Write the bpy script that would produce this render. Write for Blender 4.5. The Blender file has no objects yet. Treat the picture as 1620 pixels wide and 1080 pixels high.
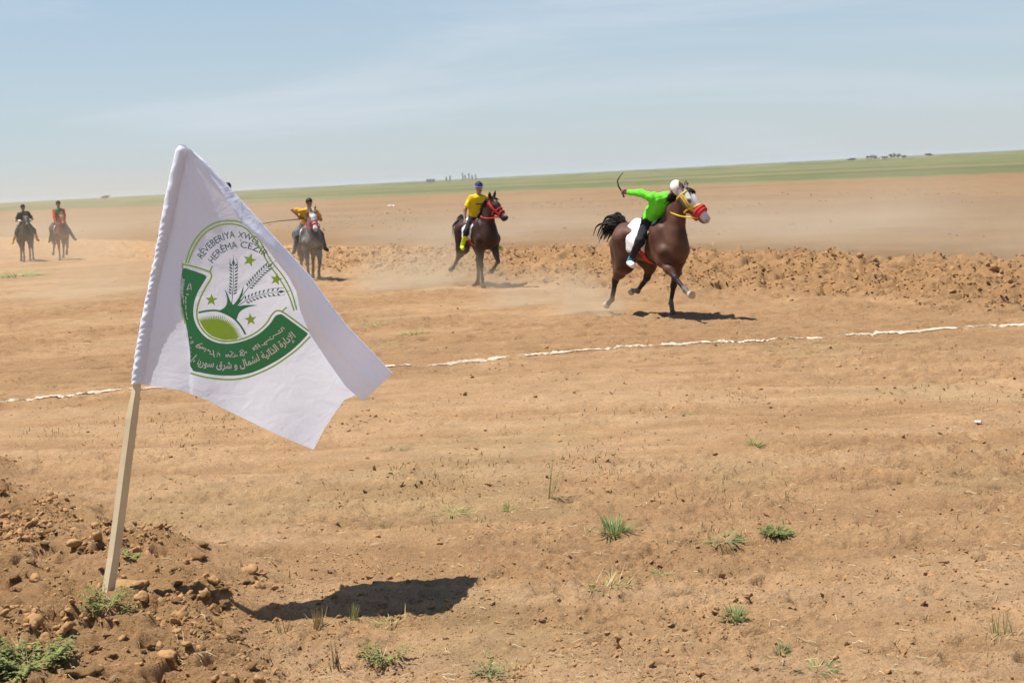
import bpy, bmesh, math, random
import numpy as np
from mathutils import Vector, Matrix

random.seed(7)
RNG = np.random.default_rng(11)
SC = bpy.context.scene
COL = SC.collection
R = math.radians

# ------------------------------------------------------------------ camera, sky, sun, exposure
CAM_H = 2.3
FPX = 2600.0                      # focal length in pixels of a 1620 px wide frame
PITCH, ROLL = 5.74, -2.97
cam_d = bpy.data.cameras.new('camera')
cam_d.sensor_width = 36.0
cam_d.lens = FPX / 1620.0 * 36.0
cam_d.clip_start = 0.1
cam_d.clip_end = 30000.0
cam_d.dof.use_dof = True
cam_d.dof.focus_distance = 11.0
cam_d.dof.aperture_fstop = 8.0
cam = bpy.data.objects.new('camera', cam_d)
COL.objects.link(cam)
CAM_M = Matrix.Translation((0, 0, CAM_H)) @ Matrix.Rotation(R(90 - PITCH), 4, 'X') @ Matrix.Rotation(R(ROLL), 4, 'Z')
cam.matrix_world = CAM_M
SC.camera = cam

SUN_TO = Vector((-0.40, 0.06, 1.0)).normalized()          # towards the sun: left, a little beyond, high
SUN_EL = math.asin(SUN_TO.z)
SUN_AZ = math.atan2(SUN_TO.x, SUN_TO.y)                   # from +Y towards +X
world = bpy.data.worlds.new('World')
SC.world = world
world.use_nodes = True
nt = world.node_tree
nt.nodes.clear()
def wn(t): return nt.nodes.new(t)
out = wn('ShaderNodeOutputWorld'); bg = wn('ShaderNodeBackground'); sky = wn('ShaderNodeTexSky')
sky.sky_type = 'NISHITA'; sky.sun_disc = False
sky.sun_elevation = SUN_EL; sky.sun_rotation = SUN_AZ
sky.air_density = 1.0; sky.dust_density = 0.12; sky.ozone_density = 1.4; sky.altitude = 350
bg.inputs['Strength'].default_value = 0.075
tc = wn('ShaderNodeTexCoord'); mp = wn('ShaderNodeMapping')
mp.inputs['Scale'].default_value = (1.2, 1.2, 9.0); mp.inputs['Rotation'].default_value = (R(4), R(7), R(20))
nz = wn('ShaderNodeTexNoise'); nz.inputs['Scale'].default_value = 1.7; nz.inputs['Detail'].default_value = 7; nz.inputs['Roughness'].default_value = 0.62
nz.inputs['Distortion'].default_value = 0.6
# thin milky veil: thickest towards the horizon, streaked with faint cirrus
sxyz = wn('ShaderNodeSeparateXYZ'); nt.links.new(tc.outputs['Generated'], sxyz.inputs[0])
def wm(op, a, b):
    q = wn('ShaderNodeMath'); q.operation = op; q.use_clamp = True
    for i, v in enumerate((a, b)):
        if isinstance(v, (int, float)): q.inputs[i].default_value = v
        else: nt.links.new(v, q.inputs[i])
    return q.outputs[0]
veil = wm('MULTIPLY', wm('POWER', wm('SUBTRACT', 1.0, sxyz.outputs[2]), 3.2), 0.74)
rp = wn('ShaderNodeMapRange'); rp.interpolation_type = 'SMOOTHSTEP'; rp.inputs['From Min'].default_value = 0.48; rp.inputs['From Max'].default_value = 0.74; rp.inputs['To Max'].default_value = 0.60
mx = wn('ShaderNodeMix'); mx.data_type = 'RGBA'; mx.inputs[7].default_value = (4.25, 5.1, 5.95, 1)
mc = wn('ShaderNodeMix'); mc.data_type = 'RGBA'; mc.inputs[7].default_value = (6.1, 6.6, 7.1, 1)
hsv = wn('ShaderNodeHueSaturation'); hsv.inputs['Saturation'].default_value = 1.10
nt.links.new(tc.outputs['Generated'], mp.inputs['Vector']); nt.links.new(mp.outputs['Vector'], nz.inputs['Vector'])
nt.links.new(nz.outputs['Fac'], rp.inputs['Value']); nt.links.new(veil, mx.inputs[0]); nt.links.new(rp.outputs['Result'], mc.inputs[0])
nt.links.new(sky.outputs['Color'], hsv.inputs['Color']); nt.links.new(hsv.outputs['Color'], mx.inputs[6])
wb = wn('ShaderNodeVectorMath'); wb.operation = 'MULTIPLY'; wb.inputs[1].default_value = (0.99, 0.99, 1.02)
nt.links.new(mx.outputs[2], mc.inputs[6]); nt.links.new(mc.outputs[2], wb.inputs[0]); nt.links.new(wb.outputs['Vector'], bg.inputs['Color']); nt.links.new(bg.outputs['Background'], out.inputs['Surface'])

sun_d = bpy.data.lights.new('sun', 'SUN'); sun_d.energy = 5.0; sun_d.angle = R(0.53); sun_d.color = (1.0, 0.955, 0.88)
sun = bpy.data.objects.new('sun', sun_d); COL.objects.link(sun)
sun.rotation_euler = (-SUN_TO).to_track_quat('-Z', 'Y').to_euler()
sun.location = (0, 0, 60)

SC.view_settings.view_transform = 'Standard'; SC.view_settings.look = 'None'
SC.view_settings.exposure = 0.58; SC.view_settings.gamma = 1.0; SC.view_settings.use_curve_mapping = False
SC.render.engine = 'CYCLES'
SC.cycles.use_denoising = True
SC.cycles.max_bounces = 8; SC.cycles.diffuse_bounces = 3; SC.cycles.volume_bounces = 1; SC.cycles.transparent_max_bounces = 8
SC.cycles.volume_step_rate = 1.0; SC.cycles.volume_max_steps = 128

# ------------------------------------------------------------------ survey helpers: where a sight line meets the place
ROT = np.array(CAM_M.to_3x3())
def sight(px, py):
    v = ROT @ np.array([(px - 810) / FPX, (540 - py) / FPX, -1.0]); return v / np.linalg.norm(v)
def at_ground(px, py, z=0.0):
    v = sight(px, py); t = (z - CAM_H) / v[2]; return np.array([v[0] * t, v[1] * t, z])
def at_depth(px, py, y):
    v = sight(px, py); t = y / v[1]; return np.array([v[0] * t, y, CAM_H + v[2] * t])

# ------------------------------------------------------------------ noise
def _hash(ix, iy, seed):
    h = (ix.astype(np.int64) * 374761393 + iy.astype(np.int64) * 668265263 + seed * 1274126177) & 0xFFFFFFFF
    h = ((h ^ (h >> 13)) * 1274126177) & 0xFFFFFFFF
    h = ((h ^ (h >> 16)) * 2246822519) & 0xFFFFFFFF
    return ((h ^ (h >> 15)) & 0xFFFFFF) / float(0xFFFFFF)
def vnoise(x, y, seed=0):
    ix = np.floor(x); iy = np.floor(y); fx = x - ix; fy = y - iy
    u = fx * fx * fx * (fx * (fx * 6 - 15) + 10); v = fy * fy * fy * (fy * (fy * 6 - 15) + 10)
    ix = ix.astype(np.int64); iy = iy.astype(np.int64)
    a = _hash(ix, iy, seed); b = _hash(ix + 1, iy, seed); c = _hash(ix, iy + 1, seed); d = _hash(ix + 1, iy + 1, seed)
    return (a + (b - a) * u) * (1 - v) + (c + (d - c) * u) * v
def fbm(x, y, seed=0, octs=4, gain=0.5):
    s = 0; a = 1; n = 0
    for o in range(octs):
        s = s + a * vnoise(x * 2 ** o + 17.3 * o, y * 2 ** o - 9.1 * o, seed + o); n += a; a *= gain
    return s / n
def sstep(a, b, x):
    t = np.clip((x - a) / (b - a), 0, 1); return t * t * (3 - 2 * t)

def clumps(x, y, cell, seed, lo=0.28, hi=0.62):
    """heights of broken lumps of soil, one to a cell, merging where they touch"""
    u = x / cell; v = y / cell
    u = u + (fbm(u * 2.3, v * 2.3, seed + 90, 3) - 0.5) * 0.75; v = v + (fbm(u * 2.3 + 40, v * 2.3, seed + 95, 3) - 0.5) * 0.75
    iu = np.floor(u).astype(np.int64); iv = np.floor(v).astype(np.int64); h = np.zeros_like(u)
    for du in (-1, 0, 1):
        for dv in (-1, 0, 1):
            a = iu + du; b = iv + dv; cx = a + _hash(a, b, seed); cy = b + _hash(a, b, seed + 1); r = lo + (hi - lo) * _hash(a, b, seed + 2) ** 1.6
            sx = (_hash(a, b, seed + 3) - 0.5) * 0.9; sy = (_hash(a, b, seed + 4) - 0.5) * 0.9
            dx = u - cx; dy = v - cy; d2 = (dx * dx + dy * dy) / (r * r)
            h = np.maximum(h, np.maximum(1 - d2, 0) ** 0.8 * 0.75 * r * (1 + sx * dx / r + sy * dy / r))
    return h * cell
# course frame: s = distance across the racing course, l = distance along it
CN = np.array([0.868, 0.497]); CL = np.array([-0.497, 0.868])
def across(x, y): return x * CN[0] + y * CN[1]
def along(x, y): return x * CL[0] + y * CL[1]
def ridge_mask(x, y):
    s = across(x, y); l = along(x, y)
    w = (fbm(l * 0.9, s * 0.9, 5, 3) - 0.5) * 1.3
    return sstep(3.45, 2.55, s + w + 0.45 * sstep(9, 6, l))
def band_mask(x, y):
    s = across(x, y); l = along(x, y)
    w = (fbm(l * 0.35, s * 0.35, 9, 3) - 0.5) * 1.6
    return sstep(17.6, 19.0, s + w) * sstep(25.2, 23.9, s + w * 0.4) * (1 - 0.55 * sstep(36, 60, l))
def ground_h(x, y):
    x = np.asarray(x, float); y = np.asarray(y, float)
    d = np.hypot(x, y); s = across(x, y); l = along(x, y)
    near = 1 / (1 + (d / 30.0) ** 2)
    rm = ridge_mask(x, y); bm_ = band_mask(x, y)
    h = (fbm(x * 0.22, y * 0.22, 1, 3) - 0.5) * 0.10
    # wheel and hoof streaks that follow the course
    h = h + (fbm(s * 1.5, l * 0.22, 3, 3) - 0.5) * 0.04 * (1 - rm)
    # wheel ruts that cross the course
    h = h - (sstep(0.52, 0.66, fbm(y * 1.9 + x * 0.25, x * 0.22, 65, 4, 0.6)) * 0.022) * (s < 18) * (1 - rm)
    # trampled crumbs
    pat = sstep(0.42, 0.62, fbm(x * 0.55, y * 0.55, 12, 3))
    h = h + (fbm(x * 4.5, y * 4.5, 21, 3) - 0.5) * (0.012 + 0.03 * pat) * (1 - rm) * near
    h = h + np.abs(fbm(x * 11, y * 11, 22, 3) - 0.5) * (0.010 + 0.022 * pat) * near
    # hoof prints and scuffs
    m = (s > 2.5) & (s < 18.5) & (d < 48)
    if m.any():
        xm, ym = x[m], y[m]; tr = sstep(0.46, 0.60, fbm(s[m] * 0.7, l[m] * 0.16, 171, 3))
        h[m] = h[m] - tr * (1 - rm[m]) * (0.85 * clumps(xm, ym, 0.30, 173, 0.05, 0.42)) + tr * (1 - rm[m]) * 0.35 * clumps(xm, ym, 0.11, 177)
    # loose churned earth beyond the chalk line
    m = (y > 15) & (y < 50) & (s < 18.5)
    if m.any():
        xm, ym = x[m], y[m]; h[m] = h[m] + sstep(22.5, 26, ym) * sstep(.36, .58, fbm(xm * .6, ym * .6, 73, 4)) * (0.40 * clumps(xm, ym, 0.24, 181) + 0.5 * clumps(xm, ym, 0.13, 185))
    # finer pitting of the trodden earth
    m = near > 0.35
    if m.any():
        xm, ym = x[m], y[m]; pm = sstep(0.40, 0.62, fbm(xm * 0.9, ym * 0.9, 13, 3)) * (1 - rm[m])
        h[m] = h[m] + pm * (0.55 * clumps(xm, ym, 0.060, 151) + 0.65 * clumps(xm, ym, 0.030, 161) - 0.030 * sstep(.58, .68, fbm(xm * 9, ym * 9, 163, 2))) * near[m]
    # ploughed ridge under the flag pole
    m = rm > 0.01
    if m.any():
        xm, ym = x[m], y[m]
        h[m] = h[m] + rm[m] * (0.11 + 0.16 * (fbm(xm * 1.1, ym * 1.1, 33, 3) - 0.4) + 0.42 * clumps(xm, ym, 0.24, 101) * sstep(.38, .6, fbm(xm * .9, ym * .9, 35, 2)) + 0.85 * clumps(xm, ym, 0.12, 111) * sstep(.36, .56, fbm(xm * 2.1, ym * 2.1, 36, 2)) + 0.7 * clumps(xm, ym, 0.052, 121) + 0.5 * clumps(xm, ym, 0.028, 131) - 0.09 * sstep(.60, .72, fbm(xm * 5.5, ym * 5.5, 37, 3)))
    # cloddy ploughed strip beyond the horses
    m = bm_ > 0.01
    if m.any():
        xm, ym = x[m], y[m]
        h[m] = h[m] + bm_[m] * (0.03 + 0.26 * (fbm(xm * 0.8, ym * 0.8, 41, 4, 0.6) - 0.45) + 0.40 * clumps(xm, ym, 0.55, 201) + 0.55 * clumps(xm, ym, 0.27, 211) + 0.7 * clumps(xm, ym, 0.15, 217) + 0.6 * clumps(xm, ym, 0.085, 219) - 0.26 * sstep(.56, .66, fbm(xm * 2.6, ym * 2.6, 213, 3))) + 0.16 * bm_[m] * sstep(20.5, 23.4, s[m])
    # field beyond
    fm = sstep(24.8, 26.5, s)
    h = h + fm * (fbm(x * 0.5, y * 0.5, 51, 4) - 0.5) * 0.16
    return h * sstep(900, 300, d)
def gh(x, y): return float(ground_h(np.array([x]), np.array([y]))[0])
def on_ground(px, py):
    z = 0.0
    for _ in range(6):
        p = at_ground(px, py, z); z = gh(p[0], p[1])
    return np.array([p[0], p[1], z])

# ------------------------------------------------------------------ mesh and material helpers
def mesh_obj(name, V, F, mat=None, parent=None, smooth=True, coat=None):
    me = bpy.data.meshes.new(name)
    V = np.asarray(V, np.float32)
    if isinstance(F, np.ndarray):
        n, k = F.shape
        me.vertices.add(len(V)); me.vertices.foreach_set('co', V.ravel())
        me.loops.add(n * k); me.loops.foreach_set('vertex_index', F.astype(np.int32).ravel())
        me.polygons.add(n); me.polygons.foreach_set('loop_start', np.arange(0, n * k, k, dtype=np.int32))
        me.update(calc_edges=True)
    else:
        me.from_pydata(V.tolist(), [], [list(map(int, f)) for f in F]); me.update()
    if len(me.polygons):
        me.polygons.foreach_set('use_smooth', np.full(len(me.polygons), bool(smooth)))
    if coat is not None:
        at = me.color_attributes.new('coat', 'FLOAT_COLOR', 'POINT')
        c4 = np.ones((len(V), 4), np.float32); c4[:, :3] = coat
        at.data.foreach_set('color', c4.ravel())
    if mat: me.materials.append(mat)
    o = bpy.data.objects.new(name, me); COL.objects.link(o)
    if parent is not None: o.parent = parent
    return o
def tag(o, label=None, cat=None, group=None, kind=None):
    if label: o['label'] = label
    if cat: o['category'] = cat
    if group: o['group'] = group
    if kind: o['kind'] = kind
    return o
class MB:
    def __init__(s): s.v = []; s.f = []
    def add(s, V, F):
        n = len(s.v); s.v += [tuple(map(float, p)) for p in V]; s.f += [[i + n for i in f] for f in F]
    def tube(s, P, rad, n=6, flat=1.0, cap=True):
        P = [np.asarray(p, float) for p in P]; m = len(P)
        if not hasattr(rad, '__len__'): rad = [rad] * m
        prev = None; V = []
        for i in range(m):
            t = P[min(i + 1, m - 1)] - P[max(i - 1, 0)]; t = t / (np.linalg.norm(t) + 1e-9)
            if prev is None:
                up = np.array([0, 0, 1.0]) if abs(t[2]) < 0.9 else np.array([1.0, 0, 0])
            else: up = prev
            a = up - t * np.dot(up, t); a /= (np.linalg.norm(a) + 1e-9); b = np.cross(t, a); prev = a
            for k in range(n):
                an = 2 * math.pi * k / n
                V.append(P[i] + rad[i] * (math.cos(an) * a * flat + math.sin(an) * b))
        F = []
        for i in range(m - 1):
            for k in range(n):
                F.append([i * n + k, i * n + (k + 1) % n, (i + 1) * n + (k + 1) % n, (i + 1) * n + k])
        if cap: F.append(list(range(n))[::-1]); F.append([(m - 1) * n + k for k in range(n)])
        s.add(V, F)
    def ring(s, P, r, n=6, flat=1.0):
        P = list(P); P = P + [P[0]]; s.tube(P, r, n, flat, cap=False)
    def build(s, name, mat, parent=None, smooth=True): return mesh_obj(name, s.v, s.f, mat, parent, smooth)

MATS = {}
def mat(name, color, rough=0.8, spec=0.3, var=0.12, scale=6.0, bump=0.0, bscale=60.0, attr=False, transl=0.0, sheen=0.0):
    if name in MATS: return MATS[name]
    m = bpy.data.materials.new(name); m.use_nodes = True; t = m.node_tree; t.nodes.clear()
    N = t.nodes.new; L = t.links.new
    o = N('ShaderNodeOutputMaterial'); b = N('ShaderNodeBsdfPrincipled')
    b.inputs['Roughness'].default_value = rough; b.inputs['Specular IOR Level'].default_value = spec
    if sheen: b.inputs['Sheen Weight'].default_value = sheen
    tc = N('ShaderNodeTexCoord'); n1 = N('ShaderNodeTexNoise'); n1.inputs['Scale'].default_value = scale; n1.inputs['Detail'].default_value = 5
    L(tc.outputs['Object'], n1.inputs['Vector'])
    mr = N('ShaderNodeMapRange'); mr.inputs['From Min'].default_value = 0.25; mr.inputs['From Max'].default_value = 0.75
    mr.inputs['To Min'].default_value = 1 - var; mr.inputs['To Max'].default_value = 1 + var
    L(n1.outputs['Fac'], mr.inputs['Value'])
    mu = N('ShaderNodeVectorMath'); mu.operation = 'SCALE'
    if attr:
        a = N('ShaderNodeAttribute'); a.attribute_name = 'coat'; L(a.outputs['Color'], mu.inputs[0])
    else: mu.inputs[0].default_value = color[:3]
    L(mr.outputs['Result'], mu.inputs['Scale']); L(mu.outputs['Vector'], b.inputs['Base Color'])
    if bump:
        n2 = N('ShaderNodeTexNoise'); n2.inputs['Scale'].default_value = bscale; n2.inputs['Detail'].default_value = 4
        L(tc.outputs['Object'], n2.inputs['Vector']); bp = N('ShaderNodeBump'); bp.inputs['Strength'].default_value = bump; bp.inputs['Distance'].default_value = 0.01
        L(n2.outputs['Fac'], bp.inputs['Height']); L(bp.outputs['Normal'], b.inputs['Normal'])
    if transl:
        tr = N('ShaderNodeBsdfTranslucent'); L(mu.outputs['Vector'], tr.inputs['Color'])
        ms = N('ShaderNodeMixShader'); ms.inputs[0].default_value = transl
        L(b.outputs[0], ms.inputs[1]); L(tr.outputs[0], ms.inputs[2]); L(ms.outputs[0], o.inputs['Surface'])
    else: L(b.outputs[0], o.inputs['Surface'])
    MATS[name] = m
    return m

def soil_material():
    m = bpy.data.materials.new('soil'); m.use_nodes = True; t = m.node_tree; t.nodes.clear(); N = t.nodes.new; L = t.links.new
    o = N('ShaderNodeOutputMaterial'); b = N('ShaderNodeBsdfPrincipled'); b.inputs['Roughness'].default_value = 0.95; b.inputs['Specular IOR Level'].default_value = 0.1
    a = N('ShaderNodeAttribute'); a.attribute_name = 'coat'
    tc = N('ShaderNodeTexCoord')
    def noise(sc, det, lo, hi, rough=0.6, vec=None):
        n = N('ShaderNodeTexNoise'); n.inputs['Scale'].default_value = sc; n.inputs['Detail'].default_value = det; n.inputs['Roughness'].default_value = rough
        L(vec or tc.outputs['Object'], n.inputs['Vector'])
        r = N('ShaderNodeMapRange'); r.inputs['From Min'].default_value = 0.3; r.inputs['From Max'].default_value = 0.7; r.inputs['To Min'].default_value = lo; r.inputs['To Max'].default_value = hi
        L(n.outputs['Fac'], r.inputs['Value']); return n, r
    n1, r1 = noise(2.3, 8, 0.80, 1.16, 0.68)
    n2, r2 = noise(26, 8, 0.72, 1.24, 0.78); n4, r4 = noise(70, 3, 1.0, 0.62, 0.5); r4.inputs['From Min'].default_value = 0.585; r4.inputs['From Max'].default_value = 0.72
    m1 = N('ShaderNodeMath'); m1.operation = 'MULTIPLY'; L(r1.outputs[0], m1.inputs[0]); L(r2.outputs[0], m1.inputs[1])
    m2 = N('ShaderNodeMath'); m2.operation = 'MULTIPLY'; L(m1.outputs[0], m2.inputs[0]); L(r4.outputs[0], m2.inputs[1])
    mu = N('ShaderNodeVectorMath'); mu.operation = 'SCALE'; L(a.outputs['Color'], mu.inputs[0]); L(m2.outputs[0], mu.inputs['Scale'])
    L(mu.outputs['Vector'], b.inputs['Base Color'])
    n3 = N('ShaderNodeTexNoise'); n3.inputs['Scale'].default_value = 55; n3.inputs['Detail'].default_value = 6; n3.inputs['Roughness'].default_value = 0.72
    L(tc.outputs['Object'], n3.inputs['Vector'])
    bp = N('ShaderNodeBump'); bp.inputs['Strength'].default_value = 0.9; bp.inputs['Distance'].default_value = 0.04
    L(n3.outputs['Fac'], bp.inputs['Height']); L(bp.outputs['Normal'], b.inputs['Normal'])
    L(b.outputs[0], o.inputs['Surface']); return m
SOIL = soil_material()
CLOD = mat('clod_soil', (0.335, 0.188, 0.084), 0.95, 0.1, 0.20, 3.0, 1.0, 38)
RCLOD = mat('ridge_soil', (0.360, 0.205, 0.092), 0.95, 0.1, 0.20, 3.0, 1.0, 38)
TCLOD = mat('track_soil', (0.330, 0.190, 0.088), 0.95, 0.1, 0.25, 3.0, 1.0, 38)

# ------------------------------------------------------------------ ground sheet (finer where the photograph stands close)
def build_ground():
    nx = 560
    ia, ib, ic = 1 / 4.6, 1 / 19.0, 1 / 47.0
    inv = np.concatenate([np.linspace(ia, ib, 520, endpoint=False), np.linspace(ib, ic, 340, endpoint=False), np.linspace(ic, 1 / 9500.0, 110)]); d = 1 / inv; ny = len(d)
    th = np.linspace(-R(25), R(25), nx)
    D, T = np.meshgrid(d, th, indexing='ij')
    X = D * np.tan(T); Y = D
    Z = ground_h(X, Y)
    s = across(X, Y); l = along(X, Y)
    lerp = lambda a, b, t: a + (np.asarray(b) - a) * t[..., None]
    c = np.ones(X.shape + (3,)) * np.array([0.470, 0.287, 0.147])
    big = fbm(X * 0.35, Y * 0.35, 61, 4); st = fbm(s * 1.3, l * 0.13, 63, 4)
    c = lerp(c, [0.490, 0.308, 0.165], sstep(0.50, 0.68, st) * (s < 18) * 0.8)
    c = lerp(c, [0.420, 0.250, 0.124], sstep(0.52, 0.70, big) * 0.75)
    rut = fbm(Y * 1.9 + X * 0.25, X * 0.22, 65, 4, 0.6); c = lerp(c, [0.350, 0.202, 0.098], sstep(0.52, 0.66, rut) * 0.5 * (s < 18)); c = lerp(c, [0.510, 0.330, 0.185], sstep(0.46, 0.34, rut) * 0.5 * (s < 18))
    rm = ridge_mask(X, Y); c = lerp(c, [0.340, 0.192, 0.086], rm * 0.85)
    bm_ = band_mask(X, Y); c = lerp(c, [0.335, 0.188, 0.084], bm_ * 0.8)
    fm = sstep(24.4, 26.2, s); c = lerp(c, [0.258, 0.150, 0.069], fm)
    c = lerp(c, [0.185, 0.105, 0.058], fm * sstep(0.45, 0.62, fbm(s * 0.16, l * 0.05, 66, 5, 0.65)) * 0.55)
    ch = sstep(15.5, 21, Y) * (s < 18.6) * (0.45 + 0.55 * sstep(0.40, 0.58, fbm(X * 0.6, Y * 0.6, 73, 4))); c = lerp(c, [0.345, 0.203, 0.100], ch * 0.85)
    # thin dry grass showing in the track
    gp = sstep(0.60, 0.72, fbm(X * 0.5, Y * 0.5, 71, 4)) * (s < 18) * (1 - rm)
    c = lerp(c, [0.36, 0.28, 0.14], gp * 0.25)
    # sown green field from about 100 m beyond the course
    ln = fbm(l * 0.004, s * 0.05, 81, 4)
    e = 124 + (fbm(l * 0.02, l * 0.0, 83, 3) - 0.5) * 18 - 26 * sstep(200, 320, l)
    gm = sstep(-6, 6, s - e)
    green = lerp(np.ones(X.shape + (3,)) * np.array([0.105, 0.122, 0.042]), [0.165, 0.16, 0.070], sstep(0.42, 0.6, ln))
    green = lerp(green, [0.085, 0.095, 0.040], np.exp(-((s - e - 62 - 25 * (ln - .5)) / 9) ** 2) * 0.8)
    green = lerp(green, [0.150, 0.165, 0.065], np.exp(-((s - e - 330) / 70) ** 2) * 0.8)
    c = c + (green - c) * gm[..., None]
    idx = np.arange(ny * nx).reshape(ny, nx)
    F = np.stack([idx[:-1, :-1], idx[:-1, 1:], idx[1:, 1:], idx[1:, :-1]], -1).reshape(-1, 4)
    o = mesh_obj('ground', np.stack([X, Y, Z], -1).reshape(-1, 3), F, SOIL, coat=c.reshape(-1, 3))
    tag(o, kind='structure')
    # coarse plain beneath, all the way round
    n = 48; rr = [0, 6, 40, 300, 3000, 9500]; V = [(0, 0, -0.6)]; F = []; cc = [(0.38, 0.245, 0.14)]
    for i, r in enumerate(rr[1:]):
        for k in range(n):
            a = 2 * math.pi * k / n; V.append((r * math.cos(a), r * math.sin(a), -0.6 - (0.9 if r > 1000 else 0))); cc.append((0.38, 0.245, 0.14) if r < 200 else (0.17, 0.19, 0.08))
    for k in range(n): F.append([0, 1 + k, 1 + (k + 1) % n])
    for i in range(len(rr) - 2):
        for k in range(n):
            a = 1 + i * n; b = a + n; F.append([a + k, b + k, b + (k + 1) % n, a + (k + 1) % n])
    tag(mesh_obj('plain', V, F, SOIL, coat=np.array(cc)), kind='structure')
build_ground()

# ------------------------------------------------------------------ scattered soil, straw
def lump(seed, sub, rough=0.42, squash=0.72):
    r = np.random.default_rng(seed); bm = bmesh.new(); bmesh.ops.create_icosphere(bm, subdivisions=sub, radius=1.0)
    V = np.array([v.co[:] for v in bm.verts]); F = np.array([[v.index for v in f.verts] for f in bm.faces]); bm.free()
    g = np.zeros(len(V))
    for k in range(10):
        w = r.normal(size=3) * (1.2 + 0.8 * k); g += np.sin(V @ w + r.uniform(0, 6)) * rough / (1 + 0.35 * k)
    for k in range(7):                                    # broken faces
        n = r.normal(size=3); n /= np.linalg.norm(n); h = r.uniform(0.55, 0.8)
        dd = V @ n; V = V - np.outer(np.maximum(dd - h, 0) * 0.5, n)
    V = V * (1 + r.normal(0, 0.06, len(V)))[:, None]
    V = V * (1 + 0.55 * g)[:, None] * np.array([1.15, 0.95, squash]); return V, F
def scatter(name, P, S, lumps, material, rot=None):
    Vs = []; Fs = []; n0 = 0
    k = RNG.integers(0, len(lumps), len(P))
    for j, (LV, LF) in enumerate(lumps):
        I = np.where(k == j)[0]
        if not len(I): continue
        a = RNG.uniform(0, 2 * np.pi, len(I)); ti = RNG.normal(0, 0.35, (len(I), 2))
        ca, sa = np.cos(a), np.sin(a); M = np.zeros((len(I), 3, 3)); M[:, 0, 0] = ca; M[:, 0, 1] = -sa; M[:, 1, 0] = sa; M[:, 1, 1] = ca; M[:, 2, 2] = 1
        M[:, 2, 0] = ti[:, 0]; M[:, 2, 1] = ti[:, 1]
        W = np.einsum('nij,vj->nvi', M, LV) * S[I][:, None, None] * RNG.uniform(0.75, 1.25, (len(I), 1, 3)) + P[I][:, None, :]
        m = len(LV); Vs.append(W.reshape(-1, 3))
        Fs.append((LF[None] + (np.arange(len(I)) * m)[:, None, None] + n0).reshape(-1, 3)); n0 += len(I) * m
    o = mesh_obj(name, np.concatenate(Vs), np.concatenate(Fs), material, None, len(lumps[0][0]) > 20)
    return tag(o, kind='stuff')
LUMP2 = [lump(100 + i, 2) for i in range(7)]
LUMP1 = [lump(200 + i, 1) for i in range(7)]
LUMP3 = [lump(300 + i, 3, 0.50) for i in range(6)]
def sl_to_xy(s, l): return s * CN[0] + l * CL[0], s * CN[1] + l * CL[1]

# ploughed ridge at the left: heaps of broken soil
def heap(n, smin, k, smax, lumps, name, pile):
    s = RNG.uniform(-2.5, 4.1, n); l = RNG.uniform(4.0, 19, n); x, y = sl_to_xy(s, l)
    cl = sstep(0.44, 0.60, fbm(x * 1.6, y * 1.6, 91, 3)) * 0.9 + 0.12
    keep = (y > 5.4) & (np.abs(x) < y * 0.40) & (RNG.uniform(0, 1, n) < ridge_mask(x, y) ** 1.5 * cl)
    x, y, cl = x[keep], y[keep], cl[keep]; S = np.minimum(smin + k * RNG.pareto(2.6, len(x)), smax)
    scatter(name, np.stack([x, y, ground_h(x, y) + S * 0.1 + RNG.uniform(0, pile, len(x)) * cl], -1), S, lumps, RCLOD)
heap(19000, 0.010, 0.010, 0.042, LUMP2, 'soil_crumbs', 0.03)
heap(42000, 0.0045, 0.004, 0.013, LUMP1, 'fine_crumbs', 0.015)
# loose crumbs on the trampled track
n = 85000; u = RNG.uniform(0, 1, n); Yd = 1 / (1 / 6.0 + (1 / 45.0 - 1 / 6.0) * u); x = RNG.uniform(-0.40, 0.40, n) * Yd; y = Yd
pat = sstep(0.40, 0.66, fbm(x * 0.55, y * 0.55, 12, 3)) * sstep(0.35, 0.6, fbm(x * 1.7, y * 1.7, 14, 3))
keep = (RNG.uniform(0, 1, n) < 0.14 + 0.6 * pat) & (across(x, y) < 18.5)
x, y = x[keep], y[keep]; S = np.minimum(0.0030 + 0.0042 * RNG.pareto(3.0, len(x)), 0.016) * (1 + 0.02 * y)
scatter('loose_crumbs', np.stack([x, y, ground_h(x, y) + S * 0.1], -1), S, LUMP1, TCLOD)
# cloddy strip beyond the horses
def strip(n, smin, k, smax, lumps, name, l1=95):
    s = RNG.uniform(17.2, 25.2, n); l = RNG.uniform(4, l1, n); x, y = sl_to_xy(s, l)
    keep = (y > 10) & (np.abs(x) < y * 0.42) & (RNG.uniform(0, 1, n) < band_mask(x, y) * (0.35 + 0.75 * sstep(.4, .6, fbm(x * .9, y * .9, 45, 3))))
    x, y = x[keep], y[keep]; S = np.minimum(smin + k * RNG.pareto(3.0, len(x)), smax)
    scatter(name, np.stack([x, y, ground_h(x, y) + S * 0.15], -1), S, lumps, CLOD)
strip(5500, 0.026, 0.016, 0.075, LUMP2, 'ploughed_clods', 62)
strip(30000, 0.015, 0.012, 0.045, LUMP1, 'ploughed_crumbs', 56)
n = 18000; s = RNG.uniform(25, 80, n); l = RNG.uniform(0, 130, n); x, y = sl_to_xy(s, l)
keep = (y > 25) & (np.abs(x) < y * 0.42) & (RNG.uniform(0, 1, n) < sstep(.38, .62, fbm(x * .12, y * .12, 47, 3))); x, y = x[keep], y[keep]; S = np.minimum(0.018 + 0.020 * RNG.pareto(3.2, len(x)), 0.10)
scatter('field_clods', np.stack([x, y, ground_h(x, y) + S * 0.1], -1), S, LUMP1, CLOD)

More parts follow.
